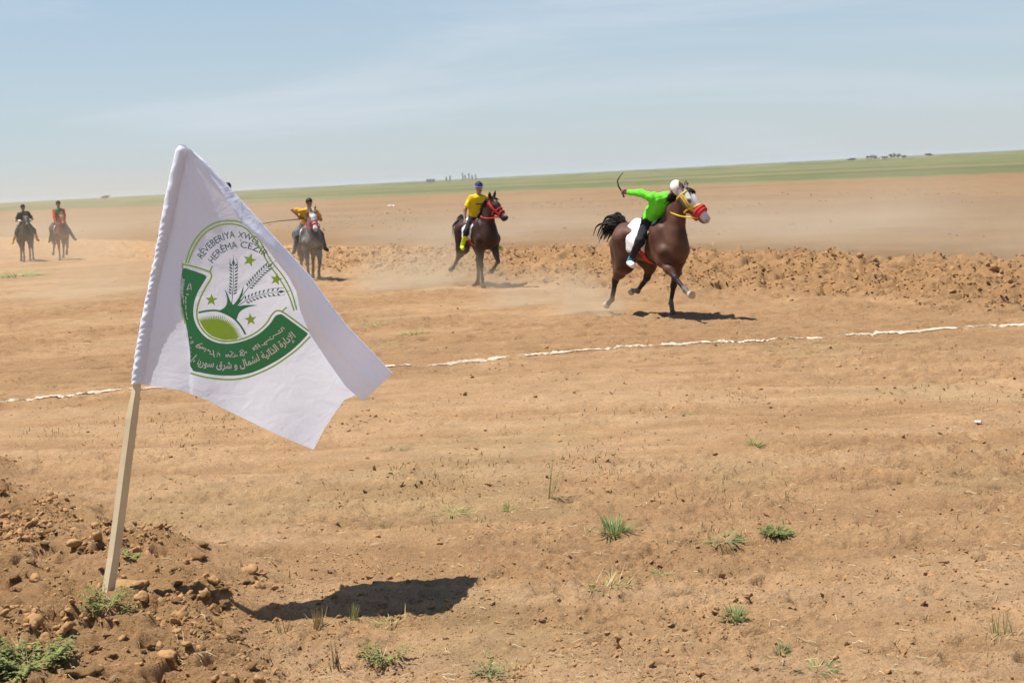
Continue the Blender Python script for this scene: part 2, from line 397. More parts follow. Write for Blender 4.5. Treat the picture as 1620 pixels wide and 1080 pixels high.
STRAW = mat('straw', (0.56, 0.45, 0.26), 0.7, 0.3, 0.25, 9.0)
def straw():
    mb_v = []; mb_f = []
    n = 3600; u = RNG.uniform(0, 1, n) ** 0.8; Yd = 1 / (1 / 6.0 + (1 / 30.0 - 1 / 6.0) * u); X = RNG.uniform(-0.40, 0.40, n) * Yd
    keep = RNG.uniform(0, 1, n) < 0.15 + 0.85 * sstep(0.42, 0.6, fbm(X * 0.8, Yd * 0.8, 95, 3)); X = X[keep]; Yd = Yd[keep]
    for x, y in zip(X, Yd):
        if across(x, y) > 18: continue
        L_ = RNG.uniform(0.015, 0.065) * (1.6 if RNG.uniform() < 0.06 else 1); a = RNG.uniform(0, 6.28); bend = RNG.normal(0, 0.28); w = RNG.uniform(0.0008, 0.0020) * (1 + y * 0.02); up = RNG.uniform(0, 0.008)
        pts = []; px_, py_ = x, y
        for k in range(4):
            pts.append((px_, py_)); aa = a + bend * k / 3; px_ += math.cos(aa) * L_ / 3; py_ += math.sin(aa) * L_ / 3
        hz = ground_h(np.array([p[0] for p in pts]), np.array([p[1] for p in pts])); b = len(mb_v)
        for k, (p, h) in enumerate(zip(pts, hz)):
            z = h + 0.008 + up * math.sin(k) ; mb_v.append((p[0] - math.sin(a) * w, p[1] + math.cos(a) * w, z)); mb_v.append((p[0] + math.sin(a) * w, p[1] - math.cos(a) * w, z)); mb_v.append((p[0], p[1], z + w * 1.6))
        for k in range(3):
            i = b + 3 * k
            for q in ((0, 2), (2, 1), (1, 0)): mb_f.append([i + q[0], i + q[1], i + 3 + q[1], i + 3 + q[0]])
    tag(mesh_obj('straw_litter', mb_v, mb_f, STRAW), kind='stuff')
straw()

# thin sparse grass that greys the track in patches
def sparse_grass(name, mat_, n, seed, lo):
    mv = []; mf = []; u = RNG.uniform(0, 1, n); Yd = 1 / (1 / 6.2 + (1 / 17.0 - 1 / 6.2) * u); X = RNG.uniform(-0.38, 0.38, n) * Yd
    keep = (RNG.uniform(0, 1, n) < sstep(lo, lo + 0.08, fbm(X * 1.3, Yd * 1.3, seed, 3)) * sstep(.40, .60, fbm(X * .35, Yd * .35, 71, 3))) & (across(X, Yd) < 18) & (ridge_mask(X, Yd) < .4); X, Yd = X[keep], Yd[keep]; Z = ground_h(X, Yd)
    for x, y, z in zip(X, Yd, Z):
        L_ = RNG.uniform(0.015, 0.06); a = RNG.uniform(0, 6.28); t = abs(RNG.normal(0, 1.0)); w = RNG.uniform(0.0010, 0.0018) * (1 + 0.03 * y); dx, dy = math.cos(a) * math.sin(t) * L_, math.sin(a) * math.sin(t) * L_; dz = L_ * math.cos(t) * .9 + .004; b = len(mv); sx, sy = -math.sin(a) * w, math.cos(a) * w
        mv += [(x - sx - w, y - sy, z), (x + sx + w, y + sy, z), (x + dx * .5 - sx * .8 - w * .8, y + dy * .5, z + dz * .65), (x + dx * .5 + sx * .8 + w * .8, y + dy * .5, z + dz * .65), (x + dx, y + dy, z + dz)]; mf += [[b, b + 1, b + 3, b + 2], [b + 2, b + 3, b + 4, b + 4][:3]]
    tag(mesh_obj(name, mv, mf, mat_), kind='stuff')
sparse_grass('dry_grass', mat('dry_blades', (0.50, 0.42, 0.22), 0.7, 0.2, 0.25, 9), 22000, 401, 0.54)
sparse_grass('green_grass', mat('thin_green_blades', (0.24, 0.27, 0.09), 0.7, 0.2, 0.3, 9, transl=0.2), 16000, 411, 0.58)

# distinct clods that stand out
CLOD_SPOTS = [(205, 930, 0.085, 'large smooth grey-brown clod of soil beside the foot of the flag pole'),
              (437, 966, 0.030, 'dark lump of soil at the left tip of the flag shadow'),
              (770, 1022, 0.0, ''), (48, 838, 0.0, '')]
def single_clod(px, py, r, label, group=None, seed=0, squash=0.8):
    p = on_ground(px, py); V, F = LUMP3[seed % len(LUMP3)]
    a = seed * 1.7; c, s_ = math.cos(a), math.sin(a); V = (V * np.array([1, 1, squash])) @ np.array([[c, s_, 0], [-s_, c, 0], [0, 0, 1]]) * r
    o = mesh_obj('soil_clod', V, F, RCLOD); o.location = (p[0], p[1], p[2] + r * 0.28)
    tag(o, label, 'soil clod', group); return o
for i, (px, py, r, lb) in enumerate(CLOD_SPOTS):
    if r: single_clod(px, py, r, lb, None, i, 0.75)
cl_meshes = []
k = 0
while k < 70:
    px = RNG.uniform(0, 450); py = RNG.uniform(730, 1078)
    p = on_ground(px, py)
    if ridge_mask(np.array([p[0]]), np.array([p[1]]))[0] < 0.5: continue
    if abs(px - 200) < 45 and abs(py - 925) < 35: continue
    r = float(np.clip(0.020 + 0.010 * RNG.pareto(2.5), 0.020, 0.045))
    V, F = LUMP3[k % 6]
    if k < 6:
        o = mesh_obj('soil_clod', V, F, RCLOD); cl_meshes.append(o)
    else:
        o = cl_meshes[k % 6].copy(); COL.objects.link(o)
    o.scale = (r * RNG.uniform(.8, 1.3), r * RNG.uniform(.8, 1.2), r * RNG.uniform(.7, 1.1)); o.rotation_euler = (RNG.uniform(-.4, .4), RNG.uniform(-.4, .4), RNG.uniform(0, 6.28))
    o.location = (p[0], p[1], p[2] + r * 0.02)
    tag(o, 'crumbly brown clod on the ploughed ridge at the foot of the flag pole', 'soil clod', 'clods on the ploughed ridge'); k += 1

# ------------------------------------------------------------------ chalk line across the course
def chalk_material():
    m = bpy.data.materials.new('chalk_powder'); m.use_nodes = True; t = m.node_tree; t.nodes.clear(); N = t.nodes.new; L = t.links.new
    o = N('ShaderNodeOutputMaterial'); d = N('ShaderNodeBsdfDiffuse'); d.inputs['Color'].default_value = (0.54, 0.46, 0.36, 1); tr = N('ShaderNodeBsdfTransparent'); x = N('ShaderNodeMixShader')
    a = N('ShaderNodeAttribute'); a.attribute_name = 'coat'; tc = N('ShaderNodeTexCoord'); n = N('ShaderNodeTexNoise'); n.inputs['Scale'].default_value = 16; n.inputs['Detail'].default_value = 8; n.inputs['Roughness'].default_value = 0.75; L(tc.outputs['Object'], n.inputs['Vector'])
    q = N('ShaderNodeMath'); q.operation = 'ADD'; L(n.outputs['Fac'], q.inputs[0]); L(a.outputs['Fac'], q.inputs[1])
    r = N('ShaderNodeMapRange'); r.interpolation_type = 'SMOOTHSTEP'; r.inputs['From Min'].default_value = 0.74; r.inputs['From Max'].default_value = 1.42; L(q.outputs[0], r.inputs['Value'])
    L(r.outputs[0], x.inputs[0]); L(tr.outputs[0], x.inputs[1]); L(d.outputs[0], x.inputs[2]); L(x.outputs[0], o.inputs['Surface']); return m
CHALK = chalk_material()
def chalk_line():
    pts = [(-60, 640), (0, 634), (60, 629), (120, 624), (180, 618), (260, 612), (420, 598), (560, 585), (640, 578), (700, 577), (770, 570), (840, 563), (920, 556), (1000, 549),
           (1080, 546), (1140, 541), (1200, 538), (1260, 535), (1330, 528), (1400, 524), (1460, 520), (1510, 515), (1570, 510), (1640, 509), (1700, 505)]
    W = [at_ground(*p) for p in pts]
    gaps = [(654, 677), (808, 826), (1300, 1334), (1522, 1527), (1546, 1564)]
    V = []; F = []; C = []; seg = 60; base = at_ground(0, 634); N1 = lambda a, b, sd, o=3: fbm(np.array([a]), np.array([b]), sd, o)[0]
    prev = None
    for i in range(len(W) - 1):
        for k in range(seg):
            t = k / seg; px = pts[i][0] + (pts[i + 1][0] - pts[i][0]) * t; c = W[i] * (1 - t) + W[i + 1] * t; d = W[i + 1] - W[i]; n = np.array([-d[1], d[0], 0]); n /= np.linalg.norm(n)
            c = c + n * (N1(c[0] * 0.8, 2.2, 57) - .5) * 0.22; w0 = 0.075 + 0.20 * max(0, N1(c[0] * 1.3, 3.3, 7) - 0.2)
            st = 0.62 + 0.5 * (N1(c[0] * 2.6, 8.8, 27) - 0.42)
            for a_, b_ in gaps:
                if a_ - 4 <= px <= b_ + 4: st = 0.22
            b = len(V)
            for q, f in ((1.0, 0.0), (.6, .75), (.2, 1.0), (-.2, 1.0), (-.6, .75), (-1.0, 0.0)):
                p = c + n * w0 * q; V.append(p); C.append((st * f + 0.15 * f,) * 3)
            if prev is not None:
                for a in range(5): F.append([b + a, prev + a, prev + a + 1, b + a + 1])
            prev = b
    V = np.array(V); V[:, 2] = ground_h(V[:, 0], V[:, 1]) + 0.012
    o = mesh_obj('chalk_line', V - base, np.array(F)[:, ::-1], CHALK, coat=np.array(C)); o.location = base
    tag(o, 'broken white chalk line drawn across the brown dirt course', 'chalk line')
chalk_line()

# ------------------------------------------------------------------ bodies: smooth unions of tapered limbs and muscles, meshed as one surface
def nrm(v): v = np.asarray(v, float); return v / (np.linalg.norm(v) + 1e-9)
class Body:
    def __init__(s): s.p = []
    def cap(s, a, b, ra, rb, k=0.04, lat=None, sub=False):
        s.p.append(('c', np.asarray(a, float), np.asarray(b, float), ra, rb, k, lat, sub)); return s
    def ell(s, c, r, k=0.05, rot=None, sub=False):
        s.p.append(('e', np.asarray(c, float), np.asarray(r, float), rot, None, k, None, sub)); return s
    def _d(s, q, P):
        if q[0] == 'c':
            a, b, ra, rb, lat = q[1], q[2], q[3], q[4], q[6]
            if lat is not None:                      # lat = (axis, scale): squeezed across that axis
                ax, sc = lat; m = (a + b) / 2
                P = P + ((P - m) @ ax)[..., None] * ax * (1 / sc - 1)
            ba = b - a; t = np.clip(((P - a) @ ba) / (ba @ ba + 1e-12), 0, 1)
            d = np.linalg.norm(P - a - t[..., None] * ba, axis=-1) - (ra + (rb - ra) * t)
            return d * (min(lat[1], 1.0) ** 0.5 if lat is not None else 1)
        L = P - q[1]
        if q[3] is not None: L = L @ q[3]            # columns of rot = local axes
        k0 = np.linalg.norm(L / q[2], axis=-1); k1 = np.linalg.norm(L / q[2] ** 2, axis=-1)
        return k0 * (k0 - 1) / (k1 + 1e-9)
    def _bb(s, q):
        if q[0] == 'c':
            r = max(q[3], q[4]) * 1.05; return np.minimum(q[1], q[2]) - r, np.maximum(q[1], q[2]) + r
        r = np.max(q[2]); return q[1] - r, q[1] + r
    def __call__(s, P):
        P = np.asarray(P, float); D = np.full(P.shape[:-1], 9.0)
        for q in s.p: D = s._mix(D, s._d(q, P), q[5], q[7])
        return D
    @staticmethod
    def _mix(D, d, k, sub):
        if sub:
            h = np.maximum(k - np.abs(D + d), 0) / k; return np.maximum(D, -d) + h * h * k * 0.25
        h = np.maximum(k - np.abs(D - d), 0) / k; return np.minimum(D, d) - h * h * k * 0.25
    def mesh(s, h, warp=None):
        lo = np.min([s._bb(q)[0] for q in s.p if not q[7]], 0) - 3 * h; hi = np.max([s._bb(q)[1] for q in s.p if not q[7]], 0) + 3 * h
        N = np.ceil((hi - lo) / h).astype(int) + 1
        D = np.full(N, 0.5, np.float32); ax = [lo[i] + h * np.arange(N[i]) for i in range(3)]
        for q in s.p:
            b0, b1 = s._bb(q); m = q[5] + 3 * h
            i0 = np.maximum(np.floor((b0 - m - lo) / h).astype(int), 0); i1 = np.minimum(np.ceil((b1 + m - lo) / h).astype(int) + 1, N)
            sl = tuple(slice(i0[i], i1[i]) for i in range(3))
            if any(i1 <= i0): continue
            P = np.stack(np.meshgrid(*[ax[i][sl[i]] for i in range(3)], indexing='ij'), -1)
            D[sl] = s._mix(D[sl], s._d(q, P).astype(np.float32), q[5], q[7])
        if warp is not None:
            P = np.stack(np.meshgrid(*ax, indexing='ij'), -1); D = D + warp(P).astype(np.float32)
        return surface_nets(D, lo, h)
def surface_nets(D, o, h):
    S = D < 0; n = np.array(D.shape); c = n - 1
    cnt = np.zeros(c, np.int8)
    offs = [(i, j, k) for i in (0, 1) for j in (0, 1) for k in (0, 1)]
    for (i, j, k) in offs: cnt += S[i:i + c[0], j:j + c[1], k:k + c[2]]
    act = (cnt > 0) & (cnt < 8); ci = np.argwhere(act); idx = np.full(c, -1, np.int64); idx[act] = np.arange(len(ci))
    acc = np.zeros((len(ci), 3)); w = np.zeros(len(ci))
    for a in offs:
        for ax in range(3):
            if a[ax]: continue
            b = list(a); b[ax] = 1; b = tuple(b)
            va = D[tuple((ci + a).T)]; vb = D[tuple((ci + b).T)]; cr = (va < 0) != (vb < 0)
            t = np.where(cr, va / np.where(va == vb, 1, va - vb), 0)
            p = np.tile(np.array(a, float), (len(ci), 1)); p[:, ax] += t
            acc += p * cr[:, None]; w += cr
    V = (ci + acc / np.maximum(w, 1)[:, None]) * h + o
    F = []
    for ax in range(3):
        u, v = [(1, 2), (2, 0), (0, 1)][ax]
        A = np.moveaxis(S, (ax, u, v), (0, 1, 2)); I = np.moveaxis(idx, (ax, u, v), (0, 1, 2))
        sa = A[:-1, 1:-1, 1:-1]; sb = A[1:, 1:-1, 1:-1]
        q = np.stack([I[:, :-1, :-1], I[:, 1:, :-1], I[:, 1:, 1:], I[:, :-1, 1:]], -1)
        f = q[sa & ~sb]; g = q[~sa & sb][:, ::-1]; F += [f, g]
    F = np.concatenate(F); F = F[(F >= 0).all(1)]
    return V, F
def seg_dist(P, a, b):
    ba = b - a; t = np.clip(((P - a) @ ba) / (ba @ ba + 1e-12), 0, 1); return np.linalg.norm(P - a - t[:, None] * ba, axis=-1), t
def shoot(body, O, Dn, tmax=0.6, n=60):
    """from inside points O along Dn to the last skin crossing"""
    ts = np.linspace(0, tmax, n); P = O[..., None, :] + Dn[..., None, :] * ts[:, None]; d = body(P)
    ins = d < 0; last = np.where(ins.any(-1), n - 1 - np.argmax(ins[..., ::-1], -1), 0); last = np.minimum(last, n - 2)
    d0 = np.take_along_axis(d, last[..., None], -1)[..., 0]; d1 = np.take_along_axis(d, last[..., None] + 1, -1)[..., 0]
    t = ts[last] + (ts[1] - ts[0]) * np.clip(d0 / (d0 - d1 + 1e-9), 0, 1); return O + Dn * t[..., None]
def two_bone(a, c, l1, l2, hint):
    a = np.asarray(a, float); c = np.asarray(c, float); d = c - a; L = np.linalg.norm(d); u = d / L
    if L > 0.995 * (l1 + l2): L = 0.995 * (l1 + l2); c = a + u * L
    x = (l1 * l1 - l2 * l2 + L * L) / (2 * L); y = math.sqrt(max(l1 * l1 - x * x, 0)); h = np.asarray(hint, float); h = nrm(h - u * (h @ u))
    return a + u * x + h * y, c

HOOF = mat('hoof_horn', (0.09, 0.07, 0.055), 0.6, 0.3, 0.2, 12); HOOFW = mat('pale_hoof', (0.50, 0.42, 0.32), 0.6, 0.3, 0.2, 12)
HAIRB = mat('black_mane', (0.014, 0.011, 0.010), 0.75, 0.15, 0.3, 8); HAIRBR = mat('brown_mane', (0.10, 0.05, 0.025), 0.55, 0.4, 0.3, 8); HAIRG = mat('grey_mane', (0.10, 0.09, 0.085), 0.55, 0.4, 0.3, 8)
COAT = mat('horse_coat', (1, 1, 1), 0.54, 0.20, 0.22, 6, 0.35, 26, attr=True)
DAPPLE = mat('dapple_coat', (1, 1, 1), 0.6, 0.2, 0.45, 17, 0.35, 26, attr=True)
EYE = mat('dark_eye', (0.012, 0.009, 0.007), 0.12, 0.6, 0.05, 5)
PADW = mat('white_saddle_cloth', (0.78, 0.77, 0.76), 0.9, 0.15, 0.06, 14, 0.4, 120); PADD = mat('dark_saddle_cloth', (0.05, 0.05, 0.055), 0.9, 0.2, 0.15, 14, 0.4, 120)
RED = mat('red_webbing', (0.55, 0.035, 0.04), 0.8, 0.2, 0.15, 18, 0.3, 150); YELW = mat('yellow_webbing', (0.62, 0.42, 0.05), 0.8, 0.2, 0.15, 18, 0.3, 150)
BLKW = mat('black_leather', (0.02, 0.018, 0.016), 0.5, 0.4, 0.2, 18)

def chain(p, angs, lens, y):
    pts = [np.array(p, float)]
    for a, l in zip(angs, lens):
        q = pts[-1] + np.array([math.sin(R(a)) * l, 0, -math.cos(R(a)) * l]); pts.append(q)
    for i, q in enumerate(pts): q[1] = y[min(i, len(y) - 1)]
    return pts
def make_horse(label, spec, foot, heading, group='racing horses', res=0.020):
    """local frame: x forward, y left, z up; foot = world point under the hoof named spec['stand']"""
    B = Body(); T = Body(); sp = spec
    for b in (B, T):
        b.ell((0.02, 0, 1.15), (0.66, 0.235, 0.265), 0.10); b.ell((0.36, 0, 1.13), (0.36, 0.205, 0.315), 0.08)
        b.ell((-0.18, 0, 1.11), (0.45, 0.20, 0.215), 0.10)
        b.ell((-0.52, 0, 1.20), (0.36, 0.23, 0.265), 0.10); b.cap((0.28, 0, 1.37), (-0.05, 0, 1.33), 0.105, 0.10, 0.10); b.cap((-0.1, 0, 1.33), (-0.5, 0, 1.36), 0.10, 0.11, 0.08)
    B.ell((0.56, 0, 1.09), (0.20, 0.17, 0.24), 0.08)
    for s_ in (1, -1):
        B.ell((0.62, s_ * 0.075, 1.04), (0.11, 0.082, 0.15), 0.035)         # breast
        B.ell((0.36, s_ * 0.175, 1.03), (0.15, 0.065, 0.16), 0.03); B.ell((0.40, s_ * 0.15, 1.24), (0.13, 0.075, 0.20), 0.05)   # triceps and shoulder
        B.ell((-0.52, s_ * 0.15, 1.02), (0.17, 0.085, 0.24), 0.05); B.ell((-0.10, s_ * 0.165, 1.04), (0.40, 0.05, 0.10), 0.06)
        B.ell((-0.70, s_ * 0.10, 1.17), (0.20, 0.135, 0.28), 0.06)        # buttock
        B.ell((-0.40, s_ * 0.17, 1.30), (0.10, 0.07, 0.06), 0.07)         # hip point
    hoofs = {}; limb = []
    for key, s_ in (('lf', 1), ('rf', -1)):
        e = sp[key]; el = np.array([0.40 + e.get('sh', 0), s_ * 0.160, 0.90 + e.get('up', 0)])
        B.cap((0.24, s_ * 0.12, 1.36), (0.50 + e.get('sh', 0) * .6, s_ * 0.160, 1.04), 0.09, 0.10, 0.05); B.cap((0.50 + e.get('sh', 0) * .6, s_ * 0.160, 1.04), el, 0.10, 0.085, 0.05)
        J = chain(el, e['a'], (0.40, 0.275, 0.125, 0.075), (s_ * 0.160, s_ * 0.15 + e.get('y', 0) * .6, s_ * 0.14 + e.get('y', 0), s_ * 0.15 + e.get('y', 0)))
        u = nrm(J[1] - J[0])
        B.cap(J[0], J[0] + u * 0.22, 0.092, 0.066, 0.06); B.cap(J[0] + u * 0.20, J[1], 0.064, 0.043, 0.03); B.ell(J[1], (0.048, 0.045, 0.056), 0.02)
        B.cap(J[1], J[2], 0.036, 0.031, 0.02); B.ell(J[2], (0.041, 0.038, 0.044), 0.02); B.cap(J[2], J[3], 0.034, 0.037, 0.02)
        bk = nrm(np.cross(J[2] - J[1], (0, 1, 0))); bk = bk if bk[0] < 0 else -bk
        B.cap(J[1] + bk * 0.018, J[2] + bk * 0.018, 0.016, 0.018, 0.02)   # tendon
        hoofs[key] = (J[3], J[4]); limb.append((J, 'f'))
    for key, s_ in (('lh', 1), ('rh', -1)):
        e = sp[key]; hp = np.array([-0.58, s_ * 0.15, 1.20])
        J = chain(hp, e['a'], (0.36, 0.42, 0.345, 0.13, 0.075), (s_ * 0.15, s_ * 0.18, s_ * 0.15, s_ * 0.14 + e.get('y', 0), s_ * 0.14 + e.get('y', 0)))
        B.cap(hp, J[1], 0.20, 0.135, 0.10, ); B.cap((-0.80, s_ * 0.13, 1.10), J[1] * .35 + J[2] * .65, 0.13, 0.075, 0.08)
        u = nrm(J[2] - J[1]); B.cap(J[1], J[1] + u * 0.20, 0.130, 0.088, 0.07); B.cap(J[1] + u * 0.18, J[2], 0.085, 0.048, 0.04)
        bk = nrm(np.cross(J[3] - J[2], (0, 1, 0))); bk = bk if bk[0] < 0 else -bk
        B.ell(J[2], (0.055, 0.047, 0.062), 0.03); B.cap(J[2] + bk * 0.045 - u * 0.06, J[2] + bk * 0.035 + u * 0.05, 0.024, 0.026, 0.03)  # point of hock
        B.cap(J[2], J[3], 0.042, 0.034, 0.025); B.cap(J[2] + bk * .025, J[3] + bk * .018, 0.018, 0.018, 0.02); B.ell(J[3], (0.043, 0.039, 0.046), 0.02); B.cap(J[3], J[4], 0.036, 0.038, 0.02)
        hoofs[key] = (J[4], J[5]); limb.append((J, 'h'))
    # neck and head
    poll = np.array(sp['poll'], float); a = nrm(sp['head']); Lh = 0.58
    neck = Body(); lat = (np.array([0, 1.0, 0]), 0.58)
    m1 = np.array([0.58, 0, 1.12]) * .4 + poll * .6 + np.array([-0.02, poll[1] * .0, -0.04]); base_t = np.array([0.30, 0, 1.30])
    n0 = np.array([0.46, 0, 1.20])
    mid = n0 * .5 + (poll - a * 0.0) * .5 + np.array([-0.03, 0, 0.03])
    B.cap(n0, mid, 0.25, 0.155, 0.10, lat); B.cap(mid, poll + a * 0.04 + np.array([0, 0, -0.03]), 0.155, 0.108, 0.06, lat)
    B.cap(base_t, mid + np.array([-0.06, 0, 0.08]), 0.10, 0.07, 0.10); B.cap((0.60, 0, 1.05), mid + np.array([0.08, 0, -0.08]), 0.13, 0.07, 0.10)
    up = np.array(sp.get('hup', (0.6, 0, 1.0))); c = nrm(up - a * (up @ a)); b = np.cross(c, a)   # b points left
    Fm = np.stack([a, b, c], 1)
    H = lambda x, y, z: poll + a * x + b * y + c * z
    Hd = Body()
    for bd in (B, Hd):
        bd.cap(H(0.0, 0, 0.0), H(0.18, 0, 0.005), 0.098, 0.100, 0.05, (b, 0.86)); bd.cap(H(0.16, 0, 0.015), H(0.47, 0, 0.000), 0.085, 0.058, 0.05, (b, 0.84))
        for s_ in (1, -1): bd.ell(H(0.15, s_ * 0.045, -0.085), (0.135, 0.040, 0.105), 0.05, Fm)
        bd.cap(H(0.22, 0, -0.095), H(0.47, 0, -0.055), 0.055, 0.038, 0.05, (b, 0.85)); bd.ell(H(0.515, 0, -0.012), (0.072, 0.060, 0.062), 0.04, Fm); bd.ell(H(0.49, 0, -0.072), (0.058, 0.042, 0.032), 0.03, Fm)
    for s_ in (1, -1):
        B.ell(H(0.185, s_ * 0.078, 0.040), (0.045, 0.022, 0.030), 0.03, Fm)
        B.ell(H(0.548, s_ * 0.038, 0.008), (0.026, 0.020, 0.030), 0.02, Fm); B.ell(H(0.560, s_ * 0.046, 0.006), (0.017, 0.014, 0.019), 0.012, Fm, sub=True)
        ear_d = nrm(-a * 0.35 + c * 0.75 + b * s_ * 0.18 + np.array([0.12, 0, 0.35]) + np.array(sp.get('ears', (0, 0, 0)))); e0 = H(-0.01, s_ * 0.055, 0.075)
        B.cap(e0, e0 + ear_d * 0.075, 0.030, 0.032, 0.03, (a, 0.7)); B.cap(e0 + ear_d * 0.075, e0 + ear_d * 0.165, 0.032, 0.006, 0.02, (a, 0.7))
        B.cap(e0 + ear_d * 0.05 + a * 0.035, e0 + ear_d * 0.13 + a * 0.026, 0.017, 0.005, 0.012, sub=True)
    ph_ = sp.get('seed', 3)
    V, F = B.mesh(res, lambda P: 0.0045 * np.sin(P[..., 0] * 17 + ph_ + 2.0 * np.sin(P[..., 2] * 11)) * np.sin(P[..., 2] * 15 + 1.6 * np.sin(P[..., 0] * 9 + P[..., 1] * 6)))
    # coat colours of the animal itself
    C = np.tile(np.array(sp['coat'], float), (len(V), 1))
    nz3 = np.sin(V[:, 0] * 9 + 2 * np.sin(V[:, 2] * 7)) * np.sin(V[:, 2] * 8 + V[:, 1] * 9) * 0.5 + 0.5
    C = C * (0.85 + 0.3 * nz3)[:, None]
    if 'coat2' in sp:                                       # second tone over shoulders and quarters
        t = np.clip(nz3 * 1.3 - 0.3, 0, 1)[:, None]; C = C * (1 - t) + np.array(sp['coat2']) * t
    for J, kind in limb:
        pr = J[1:] if kind == 'f' else J[2:]
        dm = np.full(len(V), 9.0); tt = np.zeros(len(V))
        for i in range(len(pr) - 1):
            d_, t_ = seg_dist(V, pr[i], pr[i + 1]); m = d_ < dm; dm[m] = d_[m]; tt[m] = i + t_[m]
        w = sstep(0.13, 0.05, dm)[:, None] * 0.95
        C = C * (1 - w) + np.array(sp.get('leg', (0.02, 0.016, 0.014))) * w
        if sp.get('sock'):
            w = (sstep(0.09, 0.05, seg_dist(V, pr[-3], pr[-1])[0]))[:, None] * sp['sock']; C = C * (1 - w) + np.array([0.35, 0.3, 0.26]) * w
    hl = (V - poll) @ Fm; onhead = (np.linalg.norm(V - (poll + a * np.clip(hl[:, :1], 0, .55)), axis=1) < 0.19) & (hl[:, 0] > -0.12)
    if 'face' in sp:
        w = onhead * sstep(-0.10, 0.10, hl[:, 0]) * (sstep(sp['facew'] + .03, sp['facew'], np.abs(hl[:, 1])) if sp.get('facew') else 1) * (sstep(-0.10, 0.02, hl[:, 2]) if sp.get('facew') else 1)
        w = (w * (0.75 + 0.25 * nz3))[:, None]; C = C * (1 - w) + np.array(sp['face']) * w
    if 'star' in sp:
        w = (onhead * sstep(0.045, 0.025, np.hypot(hl[:, 0] - 0.10, hl[:, 1])) * (hl[:, 2] > 0.03))[:, None]; C = C * (1 - w) + 0.6 * w
        w = (onhead * sstep(0.05, 0.02, np.hypot(hl[:, 0] - 0.52, hl[:, 1] * 1.2)) * (hl[:, 2] > 0.01))[:, None]; C = C * (1 - w) + np.array([.6, .45, .42]) * w
    w = (onhead * sstep(0.46, 0.56, hl[:, 0]) * sp.get('muzzw', 0.8))[:, None]; C = C * (1 - w) + np.array(sp.get('muzzle', (0.035, 0.028, 0.026))) * w
    for s_ in (1, -1):                                      # dark skin of nostrils, mouth line and eye rims
        w = sstep(0.026, 0.014, np.linalg.norm(V - H(0.562, s_ * 0.046, 0.006), axis=1))[:, None]; C = C * (1 - w) + 0.012 * w
        w = sstep(0.045, 0.028, np.linalg.norm(V - H(0.185, s_ * 0.09, 0.040), axis=1))[:, None] * 0.85; C = C * (1 - w) + 0.02 * w
    w = (onhead * sstep(0.010, 0.004, np.abs(hl[:, 2] + 0.05 + 0.1 * (hl[:, 0] - 0.5))) * (hl[:, 0] > 0.44))[:, None] * 0.8; C = C * (1 - w) + 0.02 * w
    # world placement: the standing hoof on its spot, lowest hoof on the ground
    zmin = min(h1[2] for h0, h1 in hoofs.values()) - 0.005
    fw = np.array([math.cos(heading), math.sin(heading)]); lf = np.array([-fw[1], fw[0]])
    hx = hoofs[sp['stand']][1]; root = np.array(foot[:2]) - fw * hx[0] - lf * hx[1]
    o = mesh_obj('horse', V, F, sp.get('mat', COAT), coat=C)
    k_ = sp.get('scale', 1.0); root = np.array(foot[:2]) - (fw * hx[0] + lf * hx[1]) * k_
    o.location = (root[0], root[1], foot[2] - zmin * k_); o.rotation_euler = (0, 0, heading); o.scale = (k_, k_, k_)
    tag(o, label, 'horse', group)
    for key, (h0, h1) in hoofs.items():
        u = nrm(h1 - h0); f_ = nrm(np.cross((0, 1, 0), u)); f_ = f_ if f_[0] > 0 else -f_
        mb = MB(); mb.tube([h0 - u * 0.012, h0 + u * 0.004, h1 - u * 0.004 + f_ * 0.014, h1 + f_ * 0.016], [0.036, 0.044, 0.058, 0.055], 10)
        mb.build('hoof', HOOFW if key in sp.get('white', ()) else HOOF, o)
    for s_ in (1, -1):
        mb = MB(); e = H(0.185, s_ * 0.086, 0.038); mb.tube([e - b * s_ * 0.012, e, e + b * s_ * 0.010, e + b * s_ * 0.015], [0.018, 0.021, 0.015, 0.004], 8); mb.build('eye', EYE, o)
    # mane, forelock, tail
    r = random.Random(sp.get('seed', 3)); mb = MB(); hair = sp.get('hair', HAIRB)
    crest0 = poll + c * 0.08 - a * 0.03; crest1 = mid + np.array([-0.13, 0, 0.20]); crest2 = np.array([0.20, 0, 1.46])
    for i in range(90):
        t = i / 89; p = (1 - t) ** 2 * crest0 + 2 * t * (1 - t) * crest1 + t * t * crest2
        p = p + np.array([0, r.uniform(-.02, .02), -0.01]); L_ = r.uniform(0.14, 0.26) * (1 - 0.3 * t); fl = sp.get('mane_lift', 0.5)
        d1 = np.array([-0.6 * fl, r.choice((-1, -1, 1)) * r.uniform(0.25, 0.6), 0.35 * fl + r.uniform(-.15, .2)]); P_ = [p - np.array([0, 0, 0.03])]
        for k in range(4):
            P_.append(P_[-1] + nrm(d1) * L_ / 4); d1 = d1 + np.array([-0.15 * fl, 0, -0.42])
        mb.tube(P_, [0.013, 0.013, 0.011, 0.007, 0.002], 4, 1.4)
    for i in range(14):
        p = H(0.0, r.uniform(-.03, .03), 0.09); d1 = a * 0.8 + c * 0.5 + b * r.uniform(-.5, .5) - np.array([0.2, 0, 0]); P_ = [p]
        for k in range(3): P_.append(P_[-1] + nrm(d1) * 0.05); d1 = d1 - c * 0.25
        mb.tube(P_, [0.010, 0.010, 0.007, 0.002], 4, 1.4)
    mb.build('mane', hair, o)
    mb = MB(); tl = sp.get('tail', ((-0.9, 0, 1.36), (-1.15, 0, 1.46), (-1.40, 0, 1.36), (-1.62, 0, 1.18))); tp = [np.array(q, float) for q in tl]
